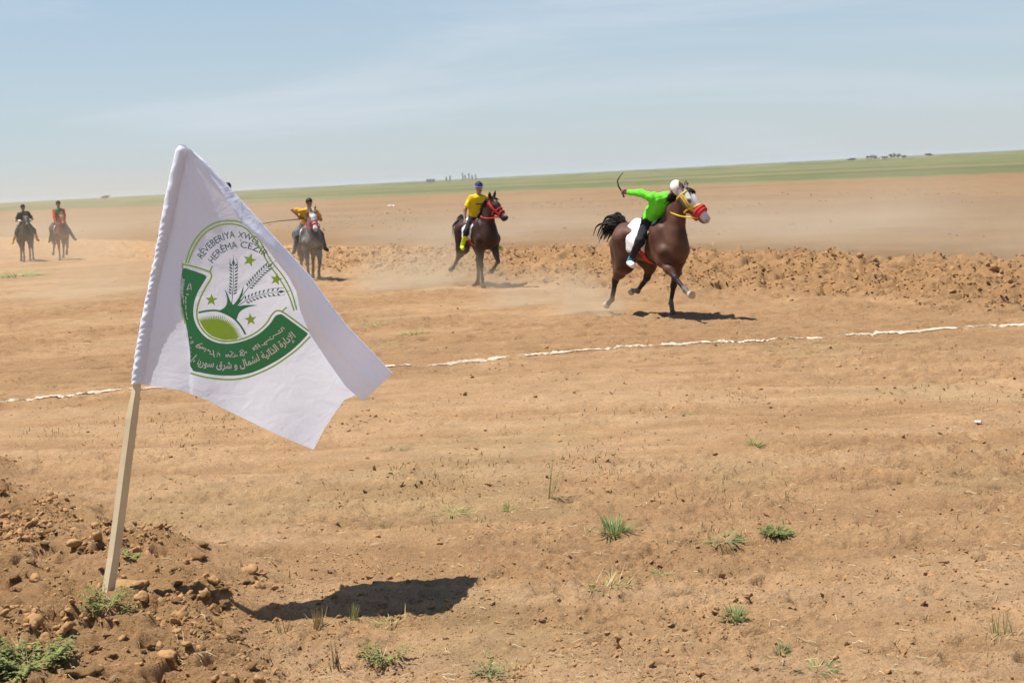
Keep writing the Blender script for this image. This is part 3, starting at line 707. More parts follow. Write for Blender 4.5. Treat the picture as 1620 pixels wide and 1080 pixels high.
    mb.tube([tp[0] + np.array([0.14, 0, -0.03]), tp[0], tp[0] * .5 + tp[1] * .5], [0.05, 0.05, 0.035], 8)
    for i in range(170):
        off = np.array([r.gauss(0, 1), r.gauss(0, 1), r.gauss(0, 1)]); P_ = []; e = r.uniform(0.75, 1.12)
        for k in range(8):
            t = k / 7 * e; q0 = tp[0] * (1 - t) ** 3 + tp[1] * 3 * t * (1 - t) ** 2 + tp[2] * 3 * t * t * (1 - t) + tp[3] * t ** 3
            P_.append(q0 + off * (0.016 + 0.050 * math.sin(min(t, 1) * 2.2)))
        mb.tube(P_, [0.013, 0.014, 0.014, 0.013, 0.012, 0.009, 0.006, 0.002], 4, 1.3)
    mb.build('tail', hair, o)
    # saddle cloth
    if sp.get('pad', True):
        x0, x1, an = sp.get('pad_ext', (-0.44, 0.20, 112)); nxp, nap = 16, 30; V2 = []; F2 = []
        xs = np.linspace(x0, x1, nxp); ph = np.linspace(-R(an), R(an), nap); X_, A_ = np.meshgrid(xs, ph, indexing='ij')
        X_ = X_ - 0.10 * (np.abs(A_) / R(an)) ** 2
        O_ = np.stack([X_, 0 * X_, 0 * X_ + 1.12], -1); D_ = np.stack([0 * X_, np.sin(A_), np.cos(A_)], -1); S_ = shoot(T, O_, D_)
        wob = (0.008 * np.sin(A_ * 7 + X_ * 11))[..., None]
        for off in (0.008, 0.026): V2.append((S_ + D_ * (off + wob)).reshape(-1, 3))
        V2 = np.concatenate(V2); g = nxp * nap; ii = lambda i, j, t: t * g + i * nap + j
        for i in range(nxp - 1):
            for j in range(nap - 1):
                F2.append([ii(i, j, 1), ii(i + 1, j, 1), ii(i + 1, j + 1, 1), ii(i, j + 1, 1)]); F2.append([ii(i, j, 0), ii(i, j + 1, 0), ii(i + 1, j + 1, 0), ii(i + 1, j, 0)])
        for i in range(nxp - 1):
            F2.append([ii(i, 0, 0), ii(i + 1, 0, 0), ii(i + 1, 0, 1), ii(i, 0, 1)]); F2.append([ii(i, nap - 1, 1), ii(i + 1, nap - 1, 1), ii(i + 1, nap - 1, 0), ii(i, nap - 1, 0)])
        for j in range(nap - 1):
            F2.append([ii(0, j, 1), ii(0, j + 1, 1), ii(0, j + 1, 0), ii(0, j, 0)]); F2.append([ii(nxp - 1, j, 0), ii(nxp - 1, j + 1, 0), ii(nxp - 1, j + 1, 1), ii(nxp - 1, j, 1)])
        mesh_obj('saddle_pad', V2, F2, sp.get('padmat', PADW), o)
    if sp.get('girth'):
        an = np.linspace(0, 2 * math.pi, 40, endpoint=False); V2 = []; F2 = []
        for x_ in (0.0, 0.05, 0.10):
            O_ = np.stack([0 * an + x_, 0 * an, 0 * an + 1.12], -1); D_ = np.stack([0 * an, np.sin(an), np.cos(an)], -1); V2.append(shoot(T, O_, D_) + D_ * 0.030)
        V2 = np.concatenate(V2)
        for i in range(2):
            for j in range(40): F2.append([i * 40 + j, (i + 1) * 40 + j, (i + 1) * 40 + (j + 1) % 40, i * 40 + (j + 1) % 40])
        mesh_obj('girth', V2, F2, sp['girth'], o)
    # bridle: straps lie on the skin of the head
    def around(x_, thick, flat=1.0, tilt=0.0, n=24):
        an = np.linspace(0, 2 * math.pi, n, endpoint=False)
        O_ = np.stack([H(x_ + tilt * math.cos(t), 0, -0.02) for t in an]); D_ = np.stack([b * math.sin(t) + c * math.cos(t) for t in an]); q = shoot(Hd, O_, D_, 0.3)
        return q + D_ * thick * 0.5
    bm_ = sp.get('bridle', RED); mb = MB(); th = sp.get('strap', 0.014)
    nb = around(0.40, th); mb.ring(nb, th); mb.ring(around(0.27, th, 1, 0.05), th * .8); mb.ring(around(0.03, th, 1, 0.02), th * .9)
    for s_ in (1, -1):
        for y_, z_ in ((0.06, -0.02), (0.075, -0.05)):
            O_ = np.stack([H(t, 0, z_ + 0.05 * (1 - t / .4)) for t in np.linspace(0.03, 0.40, 8)]); D_ = np.tile(b * s_, (8, 1)); mb.tube(shoot(Hd, O_, D_, 0.3) + D_ * th * .5, th * .85, 6)
            if not sp.get('double'): break
    br = mb.build('bridle', bm_, o)
    if sp.get('fleece'):
        mb = MB(); mb.ring(around(0.36, 0.03), 0.030, 10); mb.ring(around(0.405, 0.03), 0.030, 10); mb.build('noseband', sp['fleece'], o)
    mb = MB(); hands = sp.get('rein_to', ((0.42, 0.10, 1.52), (0.42, -0.10, 1.52)))
    for s_, hd in zip((1, -1), hands):
        p0 = H(0.44, s_ * 0.065, -0.05); hd = np.array(hd); m_ = (p0 + hd) / 2 + np.array([0, s_ * 0.17, -0.06]); q = [p0 * (1 - t) ** 2 + 2 * t * (1 - t) * m_ + hd * t * t for t in np.linspace(0, 1, 9)]
        mb.tube(q, 0.011, 6)
    mb.build('reins', sp.get('reinmat', bm_), o)
    return o

# ------------------------------------------------------------------ riders
SKIN = mat('skin', (1, 1, 1), 0.5, 0.35, 0.06, 20, attr=True)
BLACKHAIR = mat('black_hair', (0.012, 0.010, 0.009), 0.6, 0.35, 0.3, 40, 0.6, 90)
def cloth(name, col, rough=0.85): return mat(name, col, rough, 0.2, 0.10, 9, 0.35, 55)
def hand_mesh():
    """right hand closed round a rod along +x; wrist at the origin, knuckles towards -z, palm faces +y"""
    B = Body(); B.ell((0, 0.0, -0.045), (0.040, 0.017, 0.045), 0.015); B.cap((0, 0, 0.0), (0, 0, -0.03), 0.024, 0.026, 0.02, (np.array([0, 1.0, 0]), 0.75))
    for i, x in enumerate((0.033, 0.011, -0.011, -0.031)):
        L_ = (0.040, 0.044, 0.041, 0.033)[i]; k = np.array([x, 0.0, -0.084]); p1 = k + np.array([0, 0.022, -0.018]) * (L_ / .04); p2 = p1 + np.array([0, 0.022, 0.016]) * (L_ / .04); p3 = p2 + np.array([0, -0.006, 0.022])
        B.cap(k, p1, 0.0098, 0.0090, 0.006); B.cap(p1, p2, 0.0090, 0.0085, 0.004); B.cap(p2, p3, 0.0085, 0.0072, 0.004)
    B.cap((0.028, 0.006, -0.022), (0.046, 0.026, -0.045), 0.014, 0.011, 0.012); B.cap((0.046, 0.026, -0.045), (0.022, 0.044, -0.066), 0.011, 0.0085, 0.005)
    return B.mesh(0.0045)
HANDV, HANDF = hand_mesh()
def wrinkle(amp, f):
    return lambda P: amp * (np.sin(P[..., 0] * f + 2.1 * np.sin(P[..., 2] * f * .6)) * np.sin(P[..., 2] * f * 1.2 + 1.7 * np.sin(P[..., 1] * f * .8)))
def make_rider(label, sp, horse, group='riders in the race', res=0.011):
    k = sp.get('scale', 0.9); seat = np.array(sp.get('seat', (-0.10, 0, 1.50))); lean = R(sp.get('lean', 25)); side = R(sp.get('side', 0)); tw = R(sp.get('twist', 0))
    Mx = np.array(Matrix.Rotation(side, 3, 'X')) @ np.array(Matrix.Rotation(lean, 3, 'Y')); up = Mx @ np.array([0, 0, 1.0])
    Mt = Mx @ np.array(Matrix.Rotation(tw, 3, 'Z')); fr = Mt @ np.array([1.0, 0, 0]); lt = Mt @ np.array([0, 1.0, 0])
    bend = sp.get('bend', 0.12); chest = seat + up * 0.33 * k + np.array([bend * .3, 0, 0]); ntop = seat + up * 0.50 * k + np.array([bend * .6, 0, 0])
    hdir = nrm(sp.get('headdir', (0.25, 0, 1))); face = np.array(sp.get('look', (1, 0, -0.2)), float); face = nrm(face - hdir * (face @ hdir)); fl = np.cross(hdir, face)
    hc = ntop + hdir * 0.205 * k + face * 0.02
    HF = np.stack([face, fl, hdir], 1); HH = lambda x, y, z: hc + (face * x + fl * y + hdir * z) * k
    J = {}
    for s_, n in ((1, 'l'), (-1, 'r')):
        J['sh' + n] = ntop - up * 0.06 * k + lt * s_ * 0.175 * k; J['el' + n], J['ha' + n] = two_bone(J['sh' + n], sp['hand_' + n], 0.29 * k, 0.255 * k, sp.get('elbow_' + n, (-0.6, s_ * 0.7, -0.6)))
        J['hp' + n] = seat + np.array([0.0, s_ * 0.095 * k, -0.01]); J['kn' + n], J['an' + n] = two_bone(J['hp' + n], sp.get('foot_' + n, (0.02, s_ * 0.36, 0.84)), 0.43 * k, 0.41 * k, sp.get('knee_' + n, (1, s_ * 0.35, 0.35)))
        J['to' + n] = J['an' + n] + nrm(sp.get('toe_' + n, (1, s_ * .25, -0.25))) * 0.16 * k
    B = Body(); aw = sp.get('bulk', 1.0)
    for s_ in (1, -1):
        B.cap(seat + lt * s_ * 0.06 * k, chest + lt * s_ * 0.07 * k, 0.10 * k, 0.105 * k, 0.08); B.cap(chest + lt * s_ * 0.07 * k, ntop + lt * s_ * 0.05 * k - up * 0.05 * k, 0.105 * k, 0.075 * k, 0.08)
    B.cap(ntop - up * 0.03, hc - hdir * 0.05 * k, 0.055 * k, 0.052 * k, 0.04)
    B.ell(hc + hdir * 0.02 * k, np.array([0.098, 0.076, 0.108]) * k, 0.03, HF); B.ell(HH(0.032, 0, -0.065), np.array([0.062, 0.055, 0.062]) * k, 0.03, HF); B.cap(HH(0.092, 0, 0.012), HH(0.112, 0, -0.026), 0.010 * k, 0.016 * k, 0.015)
    B.ell(HH(0.085, 0, 0.030), np.array([0.016, 0.060, 0.012]) * k, 0.015, HF); B.ell(HH(0.082, 0, -0.060), np.array([0.016, 0.026, 0.010]) * k, 0.01, HF); B.ell(HH(0.080, 0, -0.095), np.array([0.018, 0.022, 0.016]) * k, 0.012, HF)
    for s_ in (1, -1): B.ell(HH(-0.005, s_ * 0.077, -0.005), np.array([0.020, 0.010, 0.032]) * k, 0.008, HF); B.ell(HH(0.088, s_ * 0.032, 0.008), np.array([0.014, 0.019, 0.010]) * k, 0.01, HF, sub=True)
    for n in 'lr':
        B.cap(J['sh' + n], J['el' + n], 0.052 * k, 0.040 * k, 0.05); B.cap(J['el' + n], J['ha' + n], 0.041 * k, 0.026 * k, 0.03)
        B.cap(J['hp' + n], J['kn' + n], 0.085 * k, 0.056 * k, 0.05); B.cap(J['kn' + n], J['an' + n], 0.055 * k, 0.034 * k, 0.03); B.cap(J['an' + n], J['to' + n], 0.034 * k, 0.028 * k, 0.03)
    V, F = B.mesh(res); skin = np.array(sp.get('skin', (0.33, 0.185, 0.115))); C = np.tile(skin, (len(V), 1))
    hl = (V - hc) @ HF / k
    def dab(c, rad, col, wt=1):
        w = sstep(1.0, 0.55, np.linalg.norm((hl - np.array(c)) / np.array(rad), axis=1))[:, None] * wt; C[:] = C * (1 - w) + np.array(col) * w
    for s_ in (1, -1):
        dab((0.09, s_ * 0.032, 0.008), (0.03, 0.018, 0.009), (0.10, 0.05, 0.035), .8); dab((0.095, s_ * 0.032, 0.030), (0.03, 0.024, 0.007), (0.02, 0.014, 0.012), .9); dab((0.07, s_ * 0.045, -0.035), (0.04, 0.022, 0.022), skin * np.array([1.15, .85, .85]), .5)
    dab((0.09, 0, -0.062), (0.03, 0.026, 0.007), skin * np.array([.75, .45, .45]), .9)
    Vh = [V]; Fh = [F]; nv = len(V)
    for n in 'lr':
        z = -nrm(J['ha' + n] - J['el' + n]); rod = np.array(sp.get('rod_' + n, (0, 1, 0) if True else 0), float); x = nrm(rod - z * (rod @ z)); y = np.cross(z, x)
        hv = HANDV.copy()
        if n == 'l': hv[:, 1] *= -1
        hv = hv * k; W = J['ha' + n] + hv[:, :1] * x + hv[:, 1:2] * y + (hv[:, 2:3] + 0.01) * z
        Vh.append(W); Fh.append((HANDF if n == 'r' else HANDF[:, ::-1]) + nv); nv += len(W)
        J['grip' + n] = J['ha' + n] - z * 0.085 * k + y * (0.022 if n == 'r' else -0.022) * k; J['rodx' + n] = x
    Va = np.concatenate(Vh); C = np.concatenate([C, np.tile(skin * 1.05, (len(Va) - len(C), 1))])
    Mh = horse.matrix_basis.copy(); o = mesh_obj('person', Va - seat, np.concatenate(Fh), SKIN, coat=C)
    o.location = Mh @ Vector(seat); o.rotation_euler = horse.rotation_euler; o.scale = horse.scale; tag(o, label, 'person', group)
    def part(name, body, m, h=None, warp=None):
        v, f = body.mesh(h or res, warp); return mesh_obj(name, v - seat, f, m, o)
    # shirt
    S = Body(); sm = sp['shirt']; fat = 0.024 * aw
    for s_ in (1, -1):
        S.cap(seat + up * 0.01 + lt * s_ * 0.065 * k, chest + lt * s_ * 0.075 * k, 0.105 * k + fat, 0.108 * k + fat, 0.08); S.cap(chest + lt * s_ * 0.075 * k, ntop + lt * s_ * 0.055 * k - up * 0.055 * k, 0.108 * k + fat, 0.078 * k + fat * .8, 0.08)
    sl = sp.get('sleeve', 'short'); SL = Body() if sp.get('sleevemat') else S
    for n in 'lr':
        SL.cap(J['sh' + n], J['el' + n] if sl == 'long' else J['sh' + n] * .38 + J['el' + n] * .62, 0.060 * k + fat * .6, (0.046 if sl == 'long' else 0.058) * k + fat * .6, 0.05)
        if sl == 'long': SL.cap(J['el' + n], J['el' + n] * .10 + J['ha' + n] * .90, 0.046 * k + fat * .5, 0.032 * k + 0.008, 0.03)
    S.ell(hc - hdir * 0.0, np.array([0.12, 0.10, 0.13]) * k, 0.01, HF, sub=True)
    part('shirt', S, sm, None, lambda P: 0.010 * np.sin(P[..., 2] * 26 + 2.4 * np.sin(P[..., 0] * 15 + P[..., 1] * 11)) * (0.6 + 0.4 * np.sin(P[..., 1] * 23)) + 0.004 * np.sin(P[..., 0] * 61 + 2 * np.sin(P[..., 2] * 47)))
    if SL is not S: part('sleeves', SL, sp['sleevemat'], None, wrinkle(0.005, 42))
    if 'cuff' in sp:
        for n in 'lr': part('cuff', Body().cap(J['el' + n] * .35 + J['ha' + n] * .65, J['el' + n] * .10 + J['ha' + n] * .90, 0.050 * k, 0.046 * k), sp['cuff'])
    if 'print' in sp:
        pm = MB(); r_ = random.Random(5); cc = chest + up * 0.03 * k; xs = -0.085
        while xs < 0.085:
            w_ = r_.uniform(0.008, 0.016); q = []
            for (dx, dz) in ((0, -0.013), (w_, -0.013), (w_, 0.013), (0, 0.013)): q.append(cc + lt * (xs + dx) * k + up * dz * k)
            O_ = np.array(q); D_ = np.tile(fr, (4, 1)); q2 = shoot(S, O_, D_, 0.35); pm.add(list(q2 + fr * 0.004) + list(q2 + fr * 0.012), [[0, 1, 2, 3][::-1], [4, 5, 6, 7], [0, 1, 5, 4], [1, 2, 6, 5], [2, 3, 7, 6], [3, 0, 4, 7]]); xs += w_ + 0.005
        pm.v = [tuple(np.array(v) - seat) for v in pm.v]; pm.build('chest_print', sp['print'], o, False)
    # trousers
    Tm = Body(); ft = 0.010 * aw; Tm.cap(seat + lt * 0.05 * k, seat - lt * 0.05 * k, 0.115 * k + ft, 0.115 * k + ft, 0.05); Tm.ell(seat + np.array([-0.03, 0, -0.02]), np.array([0.14, 0.155, 0.115]) * k, 0.05)
    fr_ = sp.get('trouser_len', 0.92)
    for n in 'lr':
        Tm.cap(J['hp' + n], J['kn' + n], 0.092 * k + ft, 0.062 * k + ft, 0.05)
        if fr_ > 0.1: Tm.cap(J['kn' + n], J['kn' + n] * (1 - fr_) + J['an' + n] * fr_, 0.062 * k + ft, 0.044 * k + ft, 0.04)
    part('trousers', Tm, sp['trousers'], None, wrinkle(0.005, 40))
    for n in 'lr':
        if 'sock' in sp: part('sock', Body().cap(J['kn' + n] * (1 - sp['sock_from']) + J['an' + n] * sp['sock_from'], J['an' + n], (0.062 - .02 * sp['sock_from']) * k, 0.045 * k), sp['sock'])
        sh = Body(); sh.cap(J['an' + n] + np.array([0, 0, -0.01]), J['to' + n], 0.046 * k, 0.038 * k, 0.03); sh.cap(J['an' + n] + (J['an' + n] - J['to' + n]) * .3 + np.array([0, 0, -.03]), J['to' + n] + np.array([0, 0, -.02]), 0.036 * k, 0.034 * k, 0.03)
        part('shoe', sh, sp['shoe'], 0.010)
    hd = sp.get('headwear', 'hair')
    hb = Body(); hb.ell(HH(-0.010, 0, 0.035), np.array([0.108, 0.090, 0.105]) * k, 0.02, HF); hb.ell(HH(0.10, 0, -0.02), np.array([0.10, 0.12, 0.075]) * k, 0.02, HF, sub=True); hb.ell(HH(0.02, 0, -0.10), np.array([0.12, 0.12, 0.08]) * k, 0.02, HF, sub=True)
    part('hair', hb, BLACKHAIR, 0.009, lambda P: 0.004 * np.sin(P[..., 0] * 150) * np.sin(P[..., 1] * 140 + P[..., 2] * 160))
    if hd == 'cap':
        cb = Body(); cb.ell(HH(-0.008, 0, 0.050), np.array([0.120, 0.100, 0.100]) * k, 0.01, HF); cb.ell(HH(0.0, 0, -0.085), np.array([0.2, 0.2, 0.095]) * k, 0.015, HF, sub=True); cb.ell(HH(0.125, 0, 0.030), np.array([0.075, 0.072, 0.011]) * k, 0.02, HF); part('cap', cb, sp['capmat'], 0.008)
    if hd == 'band':
        for rr_, z_, hgt, m_ in ((0.0, 0.060, 0.030, sp['capmat']), (0.003, 0.026, 0.005, PADW)):
            V2 = []; F2 = []; nn = 28
            for z2 in (z_ - hgt, z_, z_ + hgt):
                for q in range(nn):
                    an = 2 * math.pi * q / nn; sc = 1.0 - 0.9 * max(0, z2 - 0.05) * 2.2; V2.append(HH((0.112 + rr_) * sc * math.cos(an) - 0.006, (0.093 + rr_) * sc * math.sin(an), z2) - seat)
            for i in range(2):
                for q in range(nn): F2.append([i * nn + q, i * nn + (q + 1) % nn, (i + 1) * nn + (q + 1) % nn, (i + 1) * nn + q])
            mesh_obj('headband', V2, F2, m_, o)
    for s_ in (1, -1):
        mb = MB(); e = HH(0.079, s_ * 0.032, 0.007) - seat; mb.tube([e - face * 0.006, e, e + face * 0.007], [0.011 * k, 0.012 * k, 0.004 * k], 8); mb.build('eye', EYE, o)
    return o, J, Mh
def rod(name, label, cat, J, Mh, n, pts, rad, m, group=None):
    """a stick or whip whose points are offsets from the closed hand, in the horse's frame"""
    P_ = [J['grip' + n] + np.array(q) for q in pts]; W = [np.array(Mh @ Vector(q)) for q in P_]; mb = MB(); base = W[0].copy(); mb.tube([w - base for w in W], rad, 7)
    o = mb.build(name, m); o.location = base; tag(o, label, cat, group); return o

NEON = cloth('neon_green_jersey', (0.14, 0.70, 0.035)); YEL = cloth('yellow_jersey', (0.72, 0.52, 0.012)); ORG = cloth('amber_jersey', (0.62, 0.34, 0.03)); BLK = cloth('black_cloth', (0.022, 0.020, 0.022)); GRYT = cloth('grey_trousers', (0.075, 0.075, 0.085)); NAVY = cloth('dark_blue_trousers', (0.03, 0.035, 0.06))
NEONY = cloth('neon_yellow_sock', (0.55, 0.72, 0.03)); TEAL = cloth('teal_sock', (0.03, 0.30, 0.42)); WHT = cloth('white_cotton', (0.78, 0.77, 0.76)); BLUE = cloth('blue_band', (0.03, 0.085, 0.50)); GRN = cloth('green_vest', (0.03, 0.22, 0.085)); DGR = cloth('dark_green_cloth', (0.022, 0.042, 0.034)); REDC = cloth('red_cloth', (0.52, 0.035, 0.03)); ORB = cloth('orange_boot', (0.50, 0.22, 0.03)); BRN = cloth('brown_shoe', (0.09, 0.05, 0.03))

LEGS_A = dict(lf=dict(a=(-22, -16, 8, -4)), rf=dict(a=(52, 54, 66, 66), sh=0.06, up=0.02), lh=dict(a=(56, -26, -52, -88, -88)), rh=dict(a=(4, -54, -26, -62, -72)), stand='lf')
def heading_deg(d): return -R(d)
def horses():
    # the leader, bay, green jersey
    sp = dict(LEGS_A, scale=1.05, coat=(0.078, 0.031, 0.018), coat2=(0.112, 0.050, 0.030), leg=(0.022, 0.017, 0.016), poll=(0.78, 0.03, 1.87), head=(0.38, 0.20, -0.45), hup=(0.7, 0.2, 0.8), face=(0.68, 0.64, 0.61), facew=0.085, muzzle=(0.36, 0.30, 0.29), muzzw=0.55,
              bridle=YELW, double=True, strap=0.017, fleece=RED, girth=RED, white=('rf', 'rh', 'lh'), tail=((-0.84, 0, 1.34), (-0.95, -0.02, 1.50), (-1.06, -0.05, 1.46), (-1.16, -0.10, 1.28)), sock=0.3, rein_to=((0.46, 0.12, 1.60), (0.46, -0.05, 1.66)), seed=2, mane_lift=1.0, ears=(-1.1, 0, -0.15))
    h = make_horse('bay horse with white face and thick red noseband leading the race at full gallop', sp, on_ground(1064, 498), heading_deg(63), res=0.017)
    p, J, M = make_rider('rider in neon green jersey and white cap leaning forward with right arm swung back', dict(scale=0.95, seat=(0.02, 0, 1.50), lean=46, side=-2, twist=-4, bend=0.14, headdir=(0.8, 0.0, 0.5), look=(0.55, 0.15, -0.75), shirt=NEON, sleeve='long', trousers=BLK, trouser_len=0.70, sock=TEAL, sock_from=0.66, shoe=WHT, headwear='cap', capmat=WHT,
                          hand_l=(0.46, 0.14, 1.60), hand_r=(-0.09, -0.40, 1.92), elbow_r=(-0.2, -0.2, 0.35), rod_r=(-0.5, -0.35, 1.0), foot_r=(-0.10, -0.37, 0.90), foot_l=(-0.04, 0.37, 0.90)), h, res=0.010)
    rod('riding_whip', 'short dark whip raised in the hand of the neon green rider', 'whip', J, M, 'r', ((0.02, 0.02, -0.08), (0, 0, 0), (-0.03, -0.04, 0.09), (-0.03, -0.05, 0.17), (0.01, -0.02, 0.24), (0.05, 0.01, 0.28)), (0.013, 0.013, 0.012, 0.010, 0.008, 0.005), BLKW)
    # second, dark brown, yellow shirt
    sp = dict(lf=dict(a=(34, -58, -70, -80)), rf=dict(a=(4, 0, 22, 10)), lh=dict(a=(40, -34, 2, -30, -50)), rh=dict(a=(-2, -62, -48, -78, -80), y=-0.05), stand='rf', coat=(0.026, 0.010, 0.006), coat2=(0.044, 0.017, 0.010), leg=(0.014, 0.011, 0.010), poll=(0.72, 0.03, 1.82), head=(0.44, 0.17, -0.40), hup=(0.7, 0.15, 0.8), star=True,
              bridle=RED, double=True, strap=0.015, girth=RED, tail=((-0.86, 0, 1.34), (-1.02, -0.02, 1.44), (-1.15, -0.02, 1.36), (-1.28, -0.04, 1.14)), seed=5)
    h = make_horse('dark brown horse in red bridle galloping second behind the bay', sp, on_ground(765, 456), heading_deg(69), res=0.019)
    p, J, M = make_rider('rider in yellow T-shirt, blue headband and neon socks on the dark brown horse', dict(scale=0.90, seat=(-0.10, 0, 1.50), lean=18, side=0, twist=-6, bend=0.06, headdir=(0.15, 0, 1), look=(1, 0.0, -0.35), shirt=YEL, sleeve='short', print=BLK, trousers=BLK, trouser_len=0.25, sock=NEONY, sock_from=0.25, shoe=NEONY, headwear='band', capmat=BLUE,
                          hand_l=(0.36, 0.10, 1.56), hand_r=(0.10, -0.34, 1.45), elbow_r=(-0.6, -0.7, -0.2), rod_r=(1, 0.3, 0.3), foot_r=(-0.16, -0.34, 0.90), foot_l=(0.0, 0.38, 0.86)), h, res=0.011)
    # third, grey
    sp = dict(lf=dict(a=(10, -40, -30, -40)), rf=dict(a=(8, 2, 22, 10)), lh=dict(a=(40, -40, -10, -40, -50)), rh=dict(a=(45, -30, -50, -80, -80)), stand='rf', coat=(0.095, 0.090, 0.086), coat2=(0.19, 0.18, 0.175), leg=(0.055, 0.048, 0.045), poll=(0.78, 0, 1.74), head=(0.40, 0.0, -0.42), face=(0.60, 0.58, 0.56), facew=0.10, muzzle=(0.45, 0.38, 0.36), muzzw=0.6,
              bridle=RED, strap=0.012, mat=DAPPLE, hair=HAIRG, seed=8, tail=((-0.86, 0, 1.34), (-1.0, 0, 1.42), (-1.12, 0, 1.30), (-1.22, 0, 1.0)), white=())
    h = make_horse('dark grey horse with pale face galloping towards the flag', sp, on_ground(489, 446), heading_deg(75), res=0.020)
    p, J, M = make_rider('rider in amber shirt crouched behind the neck of the dark grey horse', dict(scale=0.90, seat=(-0.10, 0, 1.48), lean=42, side=0, twist=0, bend=0.10, headdir=(0.35, 0, 1), look=(1, 0.05, -0.45), shirt=ORG, sleeve='short', trousers=GRYT, shoe=BLK,
                          hand_l=(0.34, 0.14, 1.60), hand_r=(0.20, -0.26, 1.66), elbow_r=(-0.4, -1.0, 0.0), rod_r=(0.1, 1, 0), foot_r=(-0.05, -0.38, 0.84), foot_l=(-0.02, 0.38, 0.84)), h, res=0.012)
    rod('riding_stick', 'long thin black stick held out sideways by the amber rider', 'stick', J, M, 'r', ((0.0, 0.22, 0.05), (0, 0, 0), (-0.18, -0.50, -0.02), (-0.36, -1.05, -0.08)), (0.014, 0.013, 0.011, 0.007), BLKW)
    # the two at the far left
    sp = dict(lf=dict(a=(34, 10, -30, -50), y=0.03), rf=dict(a=(6, -14, -10, -10)), lh=dict(a=(42, -30, 0, -20, -40)), rh=dict(a=(10, -48, -8, -40, -50), y=-0.03), stand='lh', coat=(0.032, 0.018, 0.015), coat2=(0.045, 0.026, 0.02), poll=(0.76, 0, 1.80), head=(0.42, 0.02, -0.40), face=(0.16, 0.14, 0.13), facew=0.08, pad=False, bridle=BLKW, strap=0.010, seed=12)
    h = make_horse('very dark horse with grey face, leftmost of the galloping horses', sp, on_ground(48, 412), heading_deg(70), res=0.022)
    p, J, M = make_rider('rider in black shirt, dark green trousers and orange boots at the far left', dict(scale=0.95, seat=(-0.10, 0, 1.50), lean=28, side=4, twist=0, bend=0.10, headdir=(0.3, -0.05, 1), look=(1, 0.05, -0.5), shirt=DGR, sleeve='short', cuff=WHT, trousers=DGR, trouser_len=0.3, sock=ORB, sock_from=0.3, shoe=cloth('yellow_shoe', (0.55, 0.36, 0.03)),
                          hand_l=(0.32, 0.18, 1.58), hand_r=(0.30, -0.16, 1.60), foot_r=(-0.08, -0.48, 0.82), foot_l=(-0.06, 0.42, 0.86)), h, res=0.013)
    sp = dict(lf=dict(a=(26, -48, -60, -70)), rf=dict(a=(10, -4, 10, 5)), lh=dict(a=(40, -30, -20, -50, -50)), rh=dict(a=(0, -56, -30, -70, -70), y=-0.04), stand='rf', coat=(0.110, 0.045, 0.024), coat2=(0.14, 0.06, 0.034), leg=(0.07, 0.035, 0.024), poll=(0.76, 0, 1.78), head=(0.42, 0.0, -0.40), face=(0.30, 0.15, 0.08), facew=0.07, bridle=RED, strap=0.010, hair=HAIRBR, seed=15, tail=((-0.86, 0, 1.34), (-1.0, -0.05, 1.42), (-1.12, -0.1, 1.30), (-1.22, -0.12, 1.0)))
    h = make_horse('chestnut horse galloping beside the very dark horse at the far left', sp, on_ground(95, 412), heading_deg(68), res=0.022)
    p, J, M = make_rider('rider in green vest with red sleeves on the chestnut horse', dict(scale=0.95, seat=(-0.10, 0, 1.50), lean=8, side=0, twist=0, bend=0.06, headdir=(0.1, 0, 1), look=(1, 0.0, -0.2), shirt=GRN, sleevemat=REDC, sleeve='long', trousers=GRYT, shoe=BRN,
                          hand_l=(0.36, 0.16, 1.50), hand_r=(0.32, -0.18, 1.50), elbow_r=(-0.5, -0.9, -0.2), foot_r=(-0.02, -0.42, 0.80), foot_l=(-0.05, 0.52, 0.80)), h, res=0.013)
    # the one behind the flag: dark hair and a red sleeve show past its edge
    sp = dict(lf=dict(a=(20, -30, -30, -40)), rf=dict(a=(8, 2, 22, 10)), lh=dict(a=(40, -40, -10, -40, -50)), rh=dict(a=(20, -40, -10, -50, -60)), stand='rf', coat=(0.09, 0.042, 0.028), poll=(0.78, 0, 1.74), head=(0.42, 0.0, -0.40), bridle=RED, strap=0.012, seed=18)
    h = make_horse('brown horse galloping directly behind the white flag', sp, on_ground(368, 450), heading_deg(72), res=0.022)
    p, J, M = make_rider('rider half hidden behind the white flag with dark hair and red sleeve', dict(scale=0.98, seat=(-0.10, -0.04, 1.74), lean=12, side=0, twist=0, bend=0.08, headdir=(0.15, 0, 1), look=(1, 0.0, -0.2), shirt=REDC, sleeve='long', trousers=NAVY, shoe=BLK,
                          hand_l=(0.42, 0.30, 1.62), hand_r=(0.36, -0.14, 1.54), elbow_l=(-0.5, 0.9, -0.1), foot_r=(-0.02, -0.42, 0.82), foot_l=(-0.05, 0.42, 0.82)), h, res=0.013)
horses()

